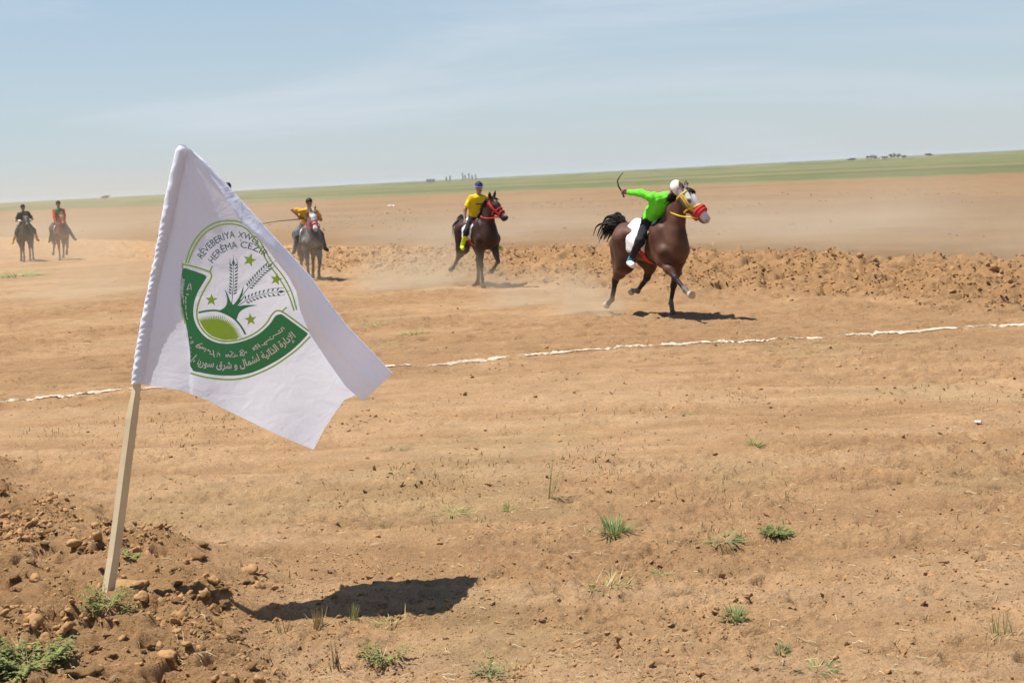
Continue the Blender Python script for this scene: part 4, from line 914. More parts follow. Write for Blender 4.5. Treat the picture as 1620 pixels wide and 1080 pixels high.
# ------------------------------------------------------------------ flag and its pole
POLE0 = on_ground(171, 934)
FY = POLE0[1]
def fpt(px, py, dy=0.0):
    """point of the hanging cloth: the cloth blows away from the viewer towards its free end"""
    y0 = FY + 0.05
    hy = 228 + (px - 288) * 0.0 ; k = max(0.0, (px - (291 - (py - 230) * 0.197)) / 300.0)      # distance from the hoist
    y = y0 - 0.16 * k + 0.85 * min(1.6, k) * max(0.0, (py - 240) / 470.0) + dy
    return at_depth(px, py, y)
FLAGM = bpy.data.materials.new('white_flag_cloth'); FLAGM.use_nodes = True
def flag_material(m, col, tr, weave=True):
    t = m.node_tree; t.nodes.clear(); N = t.nodes.new; L = t.links.new
    o = N('ShaderNodeOutputMaterial'); d = N('ShaderNodeBsdfDiffuse'); s = N('ShaderNodeBsdfTranslucent'); g = N('ShaderNodeBsdfGlossy'); g.inputs['Roughness'].default_value = 0.45
    x = N('ShaderNodeMixShader'); x.inputs[0].default_value = tr; x2 = N('ShaderNodeMixShader'); x2.inputs[0].default_value = 0.03
    d.inputs['Color'].default_value = (*col, 1); s.inputs['Color'].default_value = (*col, 1)
    tc = N('ShaderNodeTexCoord'); n = N('ShaderNodeTexNoise'); n.inputs['Scale'].default_value = 7.0; n.inputs['Detail'].default_value = 4; L(tc.outputs['Object'], n.inputs['Vector'])
    b = N('ShaderNodeBump'); b.inputs['Strength'].default_value = 0.5; b.inputs['Distance'].default_value = 0.025; n.inputs['Distortion'].default_value = 1.2; L(n.outputs['Fac'], b.inputs['Height'])
    for q in (d, s, g): L(b.outputs['Normal'], q.inputs['Normal'])
    L(d.outputs[0], x.inputs[1]); L(s.outputs[0], x.inputs[2]); L(x.outputs[0], x2.inputs[1]); L(g.outputs[0], x2.inputs[2]); L(x2.outputs[0], o.inputs['Surface'])
flag_material(FLAGM, (0.845, 0.880, 0.990), 0.30)
def print_mat(name, col, tr=0.10):
    m = bpy.data.materials.new(name); m.use_nodes = True; flag_material(m, col, tr); return m
INK_G = print_mat('dark_green_print', (0.055, 0.325, 0.140)); INK_L = print_mat('lime_green_print', (0.40, 0.66, 0.085)); INK_D = print_mat('slate_green_print', (0.080, 0.205, 0.160)); INK_W = print_mat('white_print', (0.90, 0.91, 0.93), 0.05)

def ripple(px, py):
    """depth of the main sheet in metres, positive = away"""
    u = (px - 215) / 400.0; v = (py - 228) / 400.0
    r = 0.030 * math.sin(9.5 * u - 3.2 * v + 0.6) * min(1, max(0, u * 3)) * (0.4 + 0.6 * v) * 0.55
    r += 0.018 * math.sin(17 * u + 5 * v) * max(0, v - 0.45) * 1.6 + 0.010 * math.sin(5 * v + 13 * u * v)
    # creases that radiate from the top of the hoist
    a = math.atan2(py - 228, px - 288); r += 0.006 * math.sin(a * 26) * math.exp(-((math.hypot(px - 288, py - 228) - 60) / 120) ** 2)
    # bow of the windward half
    r += -0.05 * math.sin(min(1, max(0, u)) * math.pi)
    # the hoist strip lies further back than the sleeve
    return r
HTp, HBp, LCp, TP = (291, 232), (217, 606), (496, 711), (621, 590)
INNER = [(291, 230), (302, 236), (340, 287), (367, 329), (383, 353), (404, 373), (421, 391), (437, 413), (456, 437), (469, 461), (475, 491), (490, 528), (520, 573), (547, 611), (574, 635)]
def poly_at(pl, t):
    d = [0]
    for a, b in zip(pl[:-1], pl[1:]): d.append(d[-1] + math.hypot(b[0] - a[0], b[1] - a[1]))
    s = t * d[-1]
    for i in range(len(pl) - 1):
        if s <= d[i + 1] or i == len(pl) - 2:
            q = (s - d[i]) / (d[i + 1] - d[i]); return (pl[i][0] + (pl[i + 1][0] - pl[i][0]) * q, pl[i][1] + (pl[i + 1][1] - pl[i][1]) * q)
HOIST = [HTp, (278, 300), (258, 395), (238, 500), HBp]
BOTTOM = [HBp, (245, 611), (287, 617), (330, 634), (372, 655), (415, 676), (455, 694), LCp]
FLY = [TP, (590, 612), (556, 628), (545, 632), (530, 652), (512, 680), LCp]
CREASE = [HTp, (304, 237), (325, 255), (341, 272), (358, 290), (373, 307), (397, 333), (420, 359), (470, 413), (494, 440), (514, 469), (550, 516), (584, 551), TP]
def main_px(u, v):
    # Coons patch between crease (top), bottom, hoist (left) and fly (right)
    a = poly_at(CREASE, u); b = poly_at(BOTTOM, u); c = poly_at(HOIST, v); d = poly_at(FLY, v)
    return tuple((1 - v) * a[i] + v * b[i] + (1 - u) * c[i] + u * d[i] - ((1 - u) * (1 - v) * HTp[i] + u * (1 - v) * TP[i] + (1 - u) * v * HBp[i] + u * v * LCp[i]) for i in (0, 1))
PLEAT = [(288, 435), (286, 480), (292, 520), (298, 545), (301, 585), (301, 626)]
def pleat_x(py):
    if py <= PLEAT[0][1]: return PLEAT[0][0]
    for a, b in zip(PLEAT[:-1], PLEAT[1:]):
        if py <= b[1]: return a[0] + (b[0] - a[0]) * (py - a[1]) / (b[1] - a[1])
    return PLEAT[-1][0]
def pleat_d(px, py):
    """left of the pleat the cloth stands forward and tucks back behind at the fold"""
    w = min(1, max(0, (py - 400) / 120)); x = pleat_x(py) - px
    return -0.045 * w * math.exp(-max(0, x) / 26.0) * (1 if x >= 0 else max(0, 1 + x / 3.0))
def cloth_dy(px, py): return ripple(px, py) + pleat_d(px, py)
flag = bpy.data.objects.new('flag', None); COL.objects.link(flag)
FO = fpt(*HTp); flag.location = FO
tag(flag, 'white cloth flag with a round green wheat emblem flying from a wooden pole', 'flag')
def fobj(name, V, F, m, smooth=True): return mesh_obj(name, [np.array(v) - FO for v in V], F, m, flag, smooth)
nu, nv_ = 150, 110
V = []; F = []
for j in range(nv_ + 1):
    for i in range(nu + 1):
        px, py = main_px(i / nu, j / nv_); V.append(fpt(px, py, cloth_dy(px, py) + 0.012))
for j in range(nv_):
    for i in range(nu):
        a = j * (nu + 1) + i; F.append([a, a + nu + 1, a + nu + 2, a + 1])
# folded-over top corner: continues from the crease and lies in front
nw = 26; row0 = len(V)
for k in range(1, nw + 1):
    w = k / nw
    for i in range(nu + 1):
        u = i / nu; a = poly_at(CREASE, u); b = poly_at(INNER, u); q = (a[0] + (b[0] - a[0]) * w, a[1] + (b[1] - a[1]) * w)
        size = min(1.0, u * 2.2)
        lift = -0.055 * math.sin(w * math.pi * .62) * size + 0.012 * (1 - w) - 0.012 * math.sin(w * 5 + u * 9) * size * w
        lift += -0.022 * math.exp(-((w - 0.52 - .25 * (1 - u)) / 0.10) ** 2) * max(0, u - 0.55) * 2.2      # the crease that runs down to the tip
        V.append(fpt(q[0], q[1], ripple(a[0], a[1]) * (1 - w) + ripple(q[0], q[1]) * w + lift - 0.006))
for k in range(nw):
    for i in range(nu):
        a0 = i if k == 0 else row0 + (k - 1) * (nu + 1) + i; b0 = row0 + k * (nu + 1) + i
        if i == 0 and False: continue
        F.append([a0, a0 + 1, b0 + 1, b0])
cloth_o = fobj('flag_cloth', V, F, FLAGM)
# sleeve gathered on the pole
SP = [(289, 229), (282, 262), (270, 318), (258, 378), (245, 440), (233, 505), (224, 560), (217, 606)]
V = []; F = []; nr, ns = 260, 20
for j in range(nr + 1):
    t = j / nr; px, py = poly_at(SP, t); c = fpt(px, py, -0.01)
    for k in range(ns):
        an = 2 * math.pi * k / ns
        r = 0.034 + 0.004 * math.sin(t * 9) + sstep(0.18, 0.4, t) * (0.0020 * math.sin(t * 230 + 3.0 * an + 2.5 * math.sin(t * 31)) + 0.0014 * math.sin(t * 131 - 2 * an + 2 * math.sin(t * 47))) + 0.0012 * math.sin(t * 60 + 2 * an)
        r *= 0.55 + 0.45 * sstep(0, 0.025, t)
        V.append(c + np.array([math.cos(an) * r * 0.92, math.sin(an) * r * 0.8, 0]))
for j in range(nr):
    for k in range(ns): F.append([j * ns + k, j * ns + (k + 1) % ns, (j + 1) * ns + (k + 1) % ns, (j + 1) * ns + k])
F.append(list(range(ns)))
fobj('sleeve', V, F, FLAGM)

# --- emblem, printed on the cloth. Design coordinates -> cloth
E0 = lambda x, y: (270 + x / 4.0, 340 + y / 4.0)
def inner_x(py):
    for a, b in zip(INNER[:-1], INNER[1:]):
        if a[1] <= py <= b[1]: return a[0] + (b[0] - a[0]) * (py - a[1]) / (b[1] - a[1])
    return 1e9
def lay(name, tris_v, tris_f, m, lift=0.0016, edge=2.2):
    """drape a flat printed shape over the cloth, split finely so that it follows the folds"""
    bm = bmesh.new(); vs = [bm.verts.new((x, -y, 0)) for x, y in tris_v]
    for f in tris_f:
        try: bm.faces.new([vs[i] for i in f])
        except ValueError: pass
    bmesh.ops.triangulate(bm, faces=bm.faces[:])
    for _ in range(6):
        es = [e for e in bm.edges if e.calc_length() > edge * 2.4]
        if not es: break
        bmesh.ops.subdivide_edges(bm, edges=es, cuts=1, use_grid_fill=False); bmesh.ops.triangulate(bm, faces=bm.faces[:])
    # trim where the cloth tucks away at the pleat
    bm.verts.ensure_lookup_table()
    kill = [f for f in bm.faces if (lambda c: c.x < pleat_x(-c.y) and -c.y > 425)(f.calc_center_median())]
    bmesh.ops.delete(bm, geom=kill, context='FACES')
    bm.normal_update()
    V = [fpt(v.co.x, -v.co.y, cloth_dy(v.co.x, -v.co.y) + 0.012 - lift) for v in bm.verts]; bm.verts.index_update(); F = []
    for f in bm.faces:
        q = [v.index for v in f.verts]; F.append(q if f.normal.z > 0 else q[::-1])
    bm.free()
    return fobj(name, V, F, m)
def smooth_poly(P, n=6, closed=False):
    P = [np.array(p, float) for p in P]; out = []; m = len(P)
    for i in range(m if closed else m - 1):
        p0 = P[(i - 1) % m] if closed or i > 0 else P[i]; p1 = P[i]; p2 = P[(i + 1) % m]; p3 = P[(i + 2) % m] if closed or i + 2 < m else p2
        for k in range(n):
            t = k / n; out.append(0.5 * ((2 * p1) + (-p0 + p2) * t + (2 * p0 - 5 * p1 + 4 * p2 - p3) * t * t + (-p0 + 3 * p1 - 3 * p2 + p3) * t ** 3))
    if not closed: out.append(P[-1])
    return out
class Ink:
    def __init__(s): s.v = []; s.f = []
    def poly(s, P): n = len(s.v); s.v += [tuple(p) for p in P]; s.f.append(list(range(n, n + len(P))))
    def stroke(s, P, w):
        P = [np.array(p, float) for p in P]; n = len(s.v)
        for i, p in enumerate(P):
            t = P[min(i + 1, len(P) - 1)] - P[max(i - 1, 0)]; t /= np.linalg.norm(t) + 1e-9; q = np.array([-t[1], t[0]]); ww = w[i] if hasattr(w, '__len__') else w
            s.v += [tuple(p + q * ww / 2), tuple(p - q * ww / 2)]
        for i in range(len(P) - 1): s.f.append([n + 2 * i, n + 2 * i + 1, n + 2 * i + 3, n + 2 * i + 2])
    def lay(s, name, m, lift=0.0016): return lay(name, [E0(*p) for p in s.v], s.f, m, lift)
# lime outlines
k = Ink()
k.stroke(smooth_poly([(94, 306), (122, 220), (160, 150), (215, 90), (285, 50), (360, 37), (430, 44), (500, 76), (548, 135), (590, 210), (640, 296), (712, 388), (765, 488), (798, 600)]), 9)
k.stroke(smooth_poly([(110, 306), (140, 228), (178, 162), (230, 106), (296, 70), (362, 58), (425, 64), (485, 94), (532, 152), (574, 226), (622, 312), (690, 405), (745, 502), (782, 606)]), 9)
k.stroke(smooth_poly([(73, 311), (150, 328), (236, 356), (257, 376), (254, 404), (215, 470), (182, 540), (166, 610), (172, 670), (205, 730), (256, 774), (320, 796), (390, 798), (470, 778), (545, 740), (605, 686), (640, 632), (672, 606), (712, 616), (800, 678), (884, 742)]), 10)
k.stroke([(246, 362), (264, 324)], 9); k.stroke([(704, 612), (734, 584)], 9)
k.stroke(smooth_poly([(78, 312), (64, 400), (60, 500), (72, 600), (92, 690)]), 7)
k.stroke(smooth_poly([(126, 1000), (200, 1022), (290, 1036), (380, 1041), (460, 1032), (540, 1008), (640, 962), (730, 904), (810, 842), (884, 768)]), 10)
k.lay('emblem_outline', INK_L)
# green band
k = Ink()
inn = smooth_poly([(228, 395), (205, 432), (172, 488), (150, 550), (143, 610), (152, 670), (182, 730), (235, 782), (310, 811), (390, 812), (480, 790), (560, 750), (625, 692), (662, 640), (690, 628)], 4)
outr = smooth_poly([(74, 352), (64, 430), (64, 520), (76, 600), (96, 690), (112, 780), (124, 880), (130, 975), (200, 998), (290, 1013), (390, 1016), (470, 1008), (545, 986), (640, 940), (730, 884), (805, 822), (862, 762)], 4)
no = len(inn); mo = len(outr)
outr_r = [outr[int(round(i * (mo - 1) / (no - 1)))] for i in range(no)]
for i in range(no - 1): k.poly([inn[i], outr_r[i], outr_r[i + 1], inn[i + 1]])
k.poly([(228, 395), (222, 384), (205, 374), (140, 352), (92, 336), (78, 338), (74, 352)])
k.poly([(690, 628), (862, 762), (868, 752), (862, 744), (720, 640), (704, 629)])
k.lay('green_band', INK_G)
# rising sun, hill arc, root, wheat, stars
k = Ink()
sunb = [(186, 676), (176, 640)]; dome = smooth_poly([(186, 676), (205, 668), (250, 663), (300, 664), (345, 680), (380, 706), (405, 738), (424, 778)], 5); bot = smooth_poly([(424, 785), (390, 790), (330, 788), (262, 766), (214, 724), (186, 676)], 4)
k.poly(dome + bot[1:-1])
arcc = np.array([290.0, 800.0]); dm = smooth_poly([(182, 672), (215, 662), (255, 657), (302, 658), (350, 675), (386, 703), (412, 738), (430, 780)], 9)
for i in range(0, len(dm) - 2, 2):
    a, b = dm[i], dm[i + 2]; m_ = (a + b) / 2; n_ = m_ - arcc; n_ /= np.linalg.norm(n_); inw = -n_ * 8; k.poly([a + inw, b + inw, m_ + n_ * 30])
def star(c, r, rot):
    P = []
    for i in range(10):
        rr = r if i % 2 == 0 else r * 0.40; an = rot + math.pi * i / 5; P.append((c[0] + rr * math.sin(an), c[1] - rr * math.cos(an)))
    cc = tuple(c)
    for i in range(5):
        k.poly([cc, P[(2 * i - 1) % 10], P[2 * i], P[2 * i + 1]])
k.lay('rising_sun', INK_L)
for sa in (((258, 538), 42, 0.04), ((506, 662), 42, -0.12), ((500, 286), 45, 0.30), ((668, 408), 42, 0.2)):
    k = Ink(); star(*sa); k.lay('star', INK_L)
k = Ink()
k.stroke(smooth_poly([(176, 618), (230, 607), (290, 605), (345, 622), (395, 650), (430, 685), (455, 720), (474, 756)]), 12)
k.poly(smooth_poly([(308, 606), (338, 588), (355, 560), (356, 520), (342, 470), (362, 505), (376, 540), (386, 560), (398, 566), (420, 540), (440, 505), (462, 448), (455, 500), (440, 535), (450, 530), (475, 500), (455, 535), (430, 565), (425, 578), (470, 570), (548, 571), (495, 582), (455, 600), (430, 625), (420, 655), (405, 665), (370, 636), (335, 614)], 3, True))
k.lay('wheat_root', INK_G)
k = Ink()
def ear(base, c0, c1, tip, n, gl):
    B_ = [np.array(p, float) for p in (base, c0, c1, tip)]
    bz = lambda t: B_[0] * (1 - t) ** 3 + B_[1] * 3 * t * (1 - t) ** 2 + B_[2] * 3 * t * t * (1 - t) + B_[3] * t ** 3
    k.stroke([bz(t) for t in np.linspace(0, 1, 20)], [5 - 2.5 * t for t in np.linspace(0, 1, 20)])
    for i in range(n):
        t = gl + (0.95 - gl) * i / (n - 1); p = bz(t); d = bz(min(t + .02, 1)) - bz(t - .02); d /= np.linalg.norm(d); nn_ = np.array([-d[1], d[0]])
        for s_ in (1, -1):
            q = p + nn_ * s_ * 8; e_ = p + nn_ * s_ * 25 - d * 3
            k.poly([q, q + d * 9, e_ + d * 23, e_ + d * 12])
            if i >= n - 3: k.stroke([e_ + d * 20, e_ + d * 52 - nn_ * s_ * 4], 2.2)
    p = bz(1.0); d = bz(1.0) - bz(0.96); d /= np.linalg.norm(d); nn_ = np.array([-d[1], d[0]]); k.poly([p - d * 14, p - nn_ * 9 + d * 8, p + d * 36, p + nn_ * 9 + d * 8]); k.stroke([p + d * 28, p + d * 62], 2.2)
ear((386, 566), (392, 500), (402, 400), (398, 312), 10, 0.28); ear((430, 545), (480, 470), (540, 390), (620, 326), 10, 0.38); ear((425, 578), (480, 530), (560, 495), (690, 486), 9, 0.26)
k.lay('wheat_ears', INK_D)

def text_on(name, body, path, size, sx, m, lift, bold=0.0, flip=1):
    """set words along a path given in design coordinates (baseline, left to right)"""
    c = bpy.data.curves.new('lettering', 'FONT'); c.body = body; c.size = 1.0; c.offset = bold; c.resolution_u = 3
    o = bpy.data.objects.new('lettering', c); COL.objects.link(o); dg = bpy.context.evaluated_depsgraph_get(); me = bpy.data.meshes.new_from_object(o.evaluated_get(dg), depsgraph=dg)
    P = np.array([v.co[:2] for v in me.vertices]); Fc = [list(p.vertices) for p in me.polygons]; bpy.data.objects.remove(o); bpy.data.meshes.remove(me); bpy.data.curves.remove(c)
    pl = smooth_poly(path, 10); d = [0]
    for a, b in zip(pl[:-1], pl[1:]): d.append(d[-1] + float(np.linalg.norm(b - a)))
    d = np.array(d); x0, x1 = P[:, 0].min(), P[:, 0].max(); pl = np.array(pl); V2 = []
    for x, y in P:
        s = (x - x0) / (x1 - x0) * d[-1]; i = min(int(np.searchsorted(d, s, 'right')) - 1, len(d) - 2); i = max(i, 0); t = (s - d[i]) / (d[i + 1] - d[i]); p = pl[i] + (pl[i + 1] - pl[i]) * t; q = pl[i + 1] - pl[i]; q = q / np.linalg.norm(q); nn_ = np.array([q[1], -q[0]]); V2.append(p + nn_ * y * size)
    return lay(name, [E0(*p) for p in V2], Fc, m, lift, 4.0)
text_on('lettering', 'RÊVEBERIYA', [(200, 280), (245, 222), (300, 178), (352, 154), (408, 142)], 62, 1, INK_D, 0.0016, 0.003)
text_on('lettering', 'XWES', [(424, 143), (465, 150), (508, 164), (548, 190)], 56, 1, INK_D, 0.0016, 0.003)
k = Ink(); k.stroke([(440, 156), (444, 164)], 7); k.lay('lettering', INK_D)
text_on('lettering', 'HERÊMA', [(268, 308), (305, 262), (350, 230), (424, 206)], 62, 1, INK_D, 0.0016, 0.0)
text_on('lettering', 'CEZÎR', [(440, 206), (490, 214), (545, 234), (598, 268)], 58, 1, INK_D, 0.0016, 0.003)
# Arabic line, in its joined letter shapes, visual order left to right
AR = ['\uFE87', '\u060C', ' ', '\uFE8E\uFEF3\uFEAD\uFEEE\uFEB3', ' ', '\uFED5\uFEAE\uFEB7', ' ', '\uFEED', ' ', '\uFEDD\uFE8E\uFEE4\uFEB8\uFEDF', ' ', '\uFE94\uFEF4\uFE97\uFE8D\uFEAC\uFEDF\uFE8D', ' ', '\uFE93\uFEAD\uFE8D\uFEA9\uFEF9\uFE8D']
CA = lambda x, y: ((275 + x / 7.2 - 270) * 4, (480 + y / 7.2 - 340) * 4)
text_on('lettering', ''.join(AR), [CA(*p) for p in ((186, 632), (260, 690), (350, 712), (450, 724), (560, 738), (700, 735), (850, 703), (970, 650), (1110, 588), (1230, 500), (1315, 440), (1390, 378))], 64, 1, INK_W, 0.0032, 0.022)
# Syriac lines, pen strokes
k = Ink()
def pen(L, w=9, f=CA):
    for pl in L: k.stroke([f(*p) for p in pl], w * 1.25 * 4 / 7.2)
pen([[(1262, 292), (1238, 268), (1218, 284), (1240, 308)], [(1240, 308), (1200, 338), (1172, 348)], [(1205, 300), (1190, 322)], [(1172, 348), (1130, 372), (1136, 398), (1082, 412)], [(1100, 378), (1092, 388)], [(1082, 412), (1050, 436), (1062, 462), (1000, 474)], [(1050, 436), (1030, 448), (1040, 466)],
     [(980, 470), (950, 492), (990, 500), (950, 455)], [(940, 470), (900, 520)], [(925, 480), (960, 512), (905, 516)], [(900, 500), (915, 536)]])
pen([[(832, 566), (826, 546), (800, 570), (806, 588), (752, 592)], [(752, 592), (770, 560), (800, 540), (770, 525), (750, 545), (785, 575)], [(730, 590), (690, 606), (700, 575)], [(690, 604), (640, 606), (680, 560), (640, 545)], [(640, 606), (660, 575)], [(620, 575), (632, 606)], [(604, 578), (612, 610)], [(590, 582), (596, 608)]])
pen([[(525, 598), (520, 570), (490, 572)], [(500, 596), (488, 598)], [(505, 550), (507, 556)], [(460, 612), (448, 530)], [(448, 580), (410, 572), (415, 545), (380, 530)], [(395, 522), (400, 528)], [(345, 548), (370, 520), (330, 500), (300, 510), (248, 490)], [(248, 490), (270, 470), (325, 454)], [(270, 470), (340, 520)]])
pen([[(215, 430), (192, 436), (200, 456), (218, 446), (215, 430)], [(170, 380), (196, 384), (190, 402)]])
CB = lambda x, y: ((275 + x / 7.72 - 270) * 4, (420 + y / 7.72 - 340) * 4)
pen([[(200, 215), (214, 296), (180, 280), (158, 300)], [(190, 222), (160, 296)], [(150, 350), (178, 348), (168, 366)], [(136, 380), (152, 392), (140, 412), (152, 420)], [(140, 430), (150, 450), (138, 462)], [(140, 480), (150, 510), (142, 540)], [(146, 560), (156, 600), (152, 620)], [(158, 630), (168, 656)]], 8, CB)
pen([[(108, 170), (128, 172), (122, 196), (108, 190), (110, 170)], [(112, 205), (128, 216), (112, 232), (128, 246)], [(104, 258), (116, 262), (108, 290), (118, 300)], [(100, 310), (112, 330), (104, 350)], [(106, 360), (116, 380), (108, 402)], [(108, 412), (122, 430), (116, 468)]], 8, CB)
tag(k.lay('lettering', INK_W, 0.0032), kind='stuff')

# pole: square wooden batten with a slight bend, driven into the ridge
WOOD = mat('pale_wood', (0.66, 0.53, 0.34), 0.75, 0.2, 0.12, 5, 0.12, 30)
def pole():
    PP = [(168.5, 950), (171, 934), (180, 880), (187.5, 826), (199, 735), (209, 660), (217, 606), (233, 505), (258, 378), (282, 262), (287, 240)]
    V = []; F = []
    for j, (px, py) in enumerate(PP):
        d = fpt(217, 606)[1]; t = j / (len(PP) - 1); y = POLE0[1] + (fpt(px, py)[1] - POLE0[1]) * min(1, max(0, (934 - py) / 330)); c = at_depth(px, py, y - 0.01 * t); r = 0.0275 - 0.004 * t if py > 640 else 0.017
        for q in range(8):
            an = math.pi / 4 * q + 0.55 + (0.12 if q % 2 else -0.12) * 0; rr = r * (1.28 if q % 2 == 0 else 1.28) ; an = (q // 2) * math.pi / 2 + 0.18 + (0.12 if q % 2 else -0.12)
            V.append(c + np.array([math.cos(an) * rr, math.sin(an) * rr, 0]))
    for j in range(len(PP) - 1):
        for q in range(8): F.append([j * 8 + q, j * 8 + (q + 1) % 8, (j + 1) * 8 + (q + 1) % 8, (j + 1) * 8 + q])
    F.append(list(range(8))[::-1]); F.append([(len(PP) - 1) * 8 + q for q in range(8)])
    o = mesh_obj('flag_pole', [v - POLE0 for v in np.array(V)], F, WOOD, None, False); o.location = POLE0
    tag(o, 'slim square wooden pole carrying the white flag, stuck in the ploughed ridge', 'pole')
pole()

# ------------------------------------------------------------------ tufts and weeds
GRASSM = mat('green_blades', (0.185, 0.235, 0.080), 0.6, 0.3, 0.35, 9, transl=0.25); GRASSY = mat('yellow_green_blades', (0.30, 0.32, 0.10), 0.6, 0.3, 0.3, 9, transl=0.25); DRYM = mat('dry_stalks', (0.42, 0.33, 0.17), 0.7, 0.25, 0.25, 9); DARKST = mat('dark_stubble', (0.13, 0.085, 0.045), 0.8, 0.2, 0.25, 9); WEEDM = mat('weed_leaf', (0.195, 0.215, 0.060), 0.6, 0.3, 0.35, 9, transl=0.2)
def blade(mb, p, d, L_, w, droop, n=4):
    d = nrm(d); side = nrm(np.cross(d, (0, 0, 1)) + 1e-3); V = []; q = np.array(p, float); step = L_ / n
    for k_ in range(n + 1):
        ww = w * (1 - (k_ / n) ** 1.5) + 0.0004; V += [q + side * ww, q + np.array([0, 0, ww * .5]) * 0.6, q - side * ww]; d = nrm(d + np.array([0, 0, -droop / n])); q = q + d * step
    F = []
    for k_ in range(n):
        for c in range(2): F.append([3 * k_ + c, 3 * k_ + c + 1, 3 * k_ + 4 + c, 3 * k_ + 3 + c])
    mb.add(V, F)
TUFT_G = 'green tufts on the dirt course'
def tuft(name, px, py, w_px, h_px, label, cat, kind='grass', density=1.0, m=None, extra=None, group=None):
    p = on_ground(px, py); dist = p[1]; wm = w_px * 1.2 * dist / FPX / 2; hm = h_px * 1.2 * dist / FPX; r = random.Random(int(px * 7 + py)); mats = []
    root = None
    def put(mb, m_, nm):
        nonlocal root
        mb.v = [tuple(np.array(v) - p) for v in mb.v]
        if root is None: root = mb.build(nm, m_); root.location = p
        else: mb.build(nm, m_, root)
    mb = MB(); n = int(60 * density)
    for _ in range(n):
        a = r.uniform(0, 6.28); rr = math.sqrt(r.random()) * wm * 0.55; b0 = p + np.array([math.cos(a) * rr, math.sin(a) * rr, 0]); b0[2] = gh(b0[0], b0[1]) - 0.004
        if kind == 'grass':
            d = np.array([math.cos(a) * r.uniform(.2, 1.1), math.sin(a) * r.uniform(.2, 1.1), r.uniform(.5, 1.2)]); blade(mb, b0, d, hm * r.uniform(.55, 1.15), wm * 0.018 + 0.0016, r.uniform(.3, 1.3))
        elif kind == 'spread':
            d = np.array([math.cos(a), math.sin(a), r.uniform(.15, .7)]); blade(mb, b0, d, wm * r.uniform(.5, 1.0), wm * 0.014 + 0.0014, r.uniform(.4, 1.0))
        elif kind == 'stalks':
            d = np.array([r.gauss(0, .18), r.gauss(0, .18), 1]); blade(mb, b0, d, hm * r.uniform(.4, 1.1), 0.0022, r.uniform(0, .25))
        elif kind == 'weed':
            d = np.array([math.cos(a) * .7, math.sin(a) * .7, r.uniform(.3, 1.0)]); L_ = hm * r.uniform(.5, 1.0); q = b0.copy(); blade(mb, q, d, L_, 0.0018, .5)
            for t in np.linspace(.3, 1, 5):
                lp = b0 + nrm(d) * L_ * t - np.array([0, 0, .12 * L_ * t * t]); la = r.uniform(0, 6.28); blade(mb, lp, (math.cos(la), math.sin(la), .4), r.uniform(.012, .03) * (1 + wm * 3), 0.0035 + wm * .02, .8, 3)
        elif kind == 'lean':
            d = np.array([r.uniform(.1, .5), r.uniform(-.3, .3), 1]); L_ = hm * r.uniform(.6, 1.1); blade(mb, b0, d, L_, 0.0022, .35)
            for t in np.linspace(.25, 1, 7):
                lp = b0 + nrm(d) * L_ * t; la = r.uniform(0, 6.28); blade(mb, lp, (math.cos(la), math.sin(la), .6), r.uniform(.02, .04), 0.004, .8, 3)
    put(mb, m or GRASSM, name)
    if extra:
        mb = MB()
        for _ in range(extra):
            a = r.uniform(0, 6.28); rr = r.random() * wm * 0.9; b0 = p + np.array([math.cos(a) * rr, math.sin(a) * rr, 0]); b0[2] = gh(b0[0], b0[1]); d = np.array([math.cos(a + r.gauss(0, .8)), math.sin(a + r.gauss(0, .8)), r.choice((.12, .12, .9))]); blade(mb, b0, d, max(hm, wm) * r.uniform(.5, 1.0), 0.0016, .2)
        put(mb, DRYM, 'dry_stalks'); tag([c for c in root.children][-1] if root.children else root, kind='stuff') if root.children else None
    tag(root, label, cat, group); return root
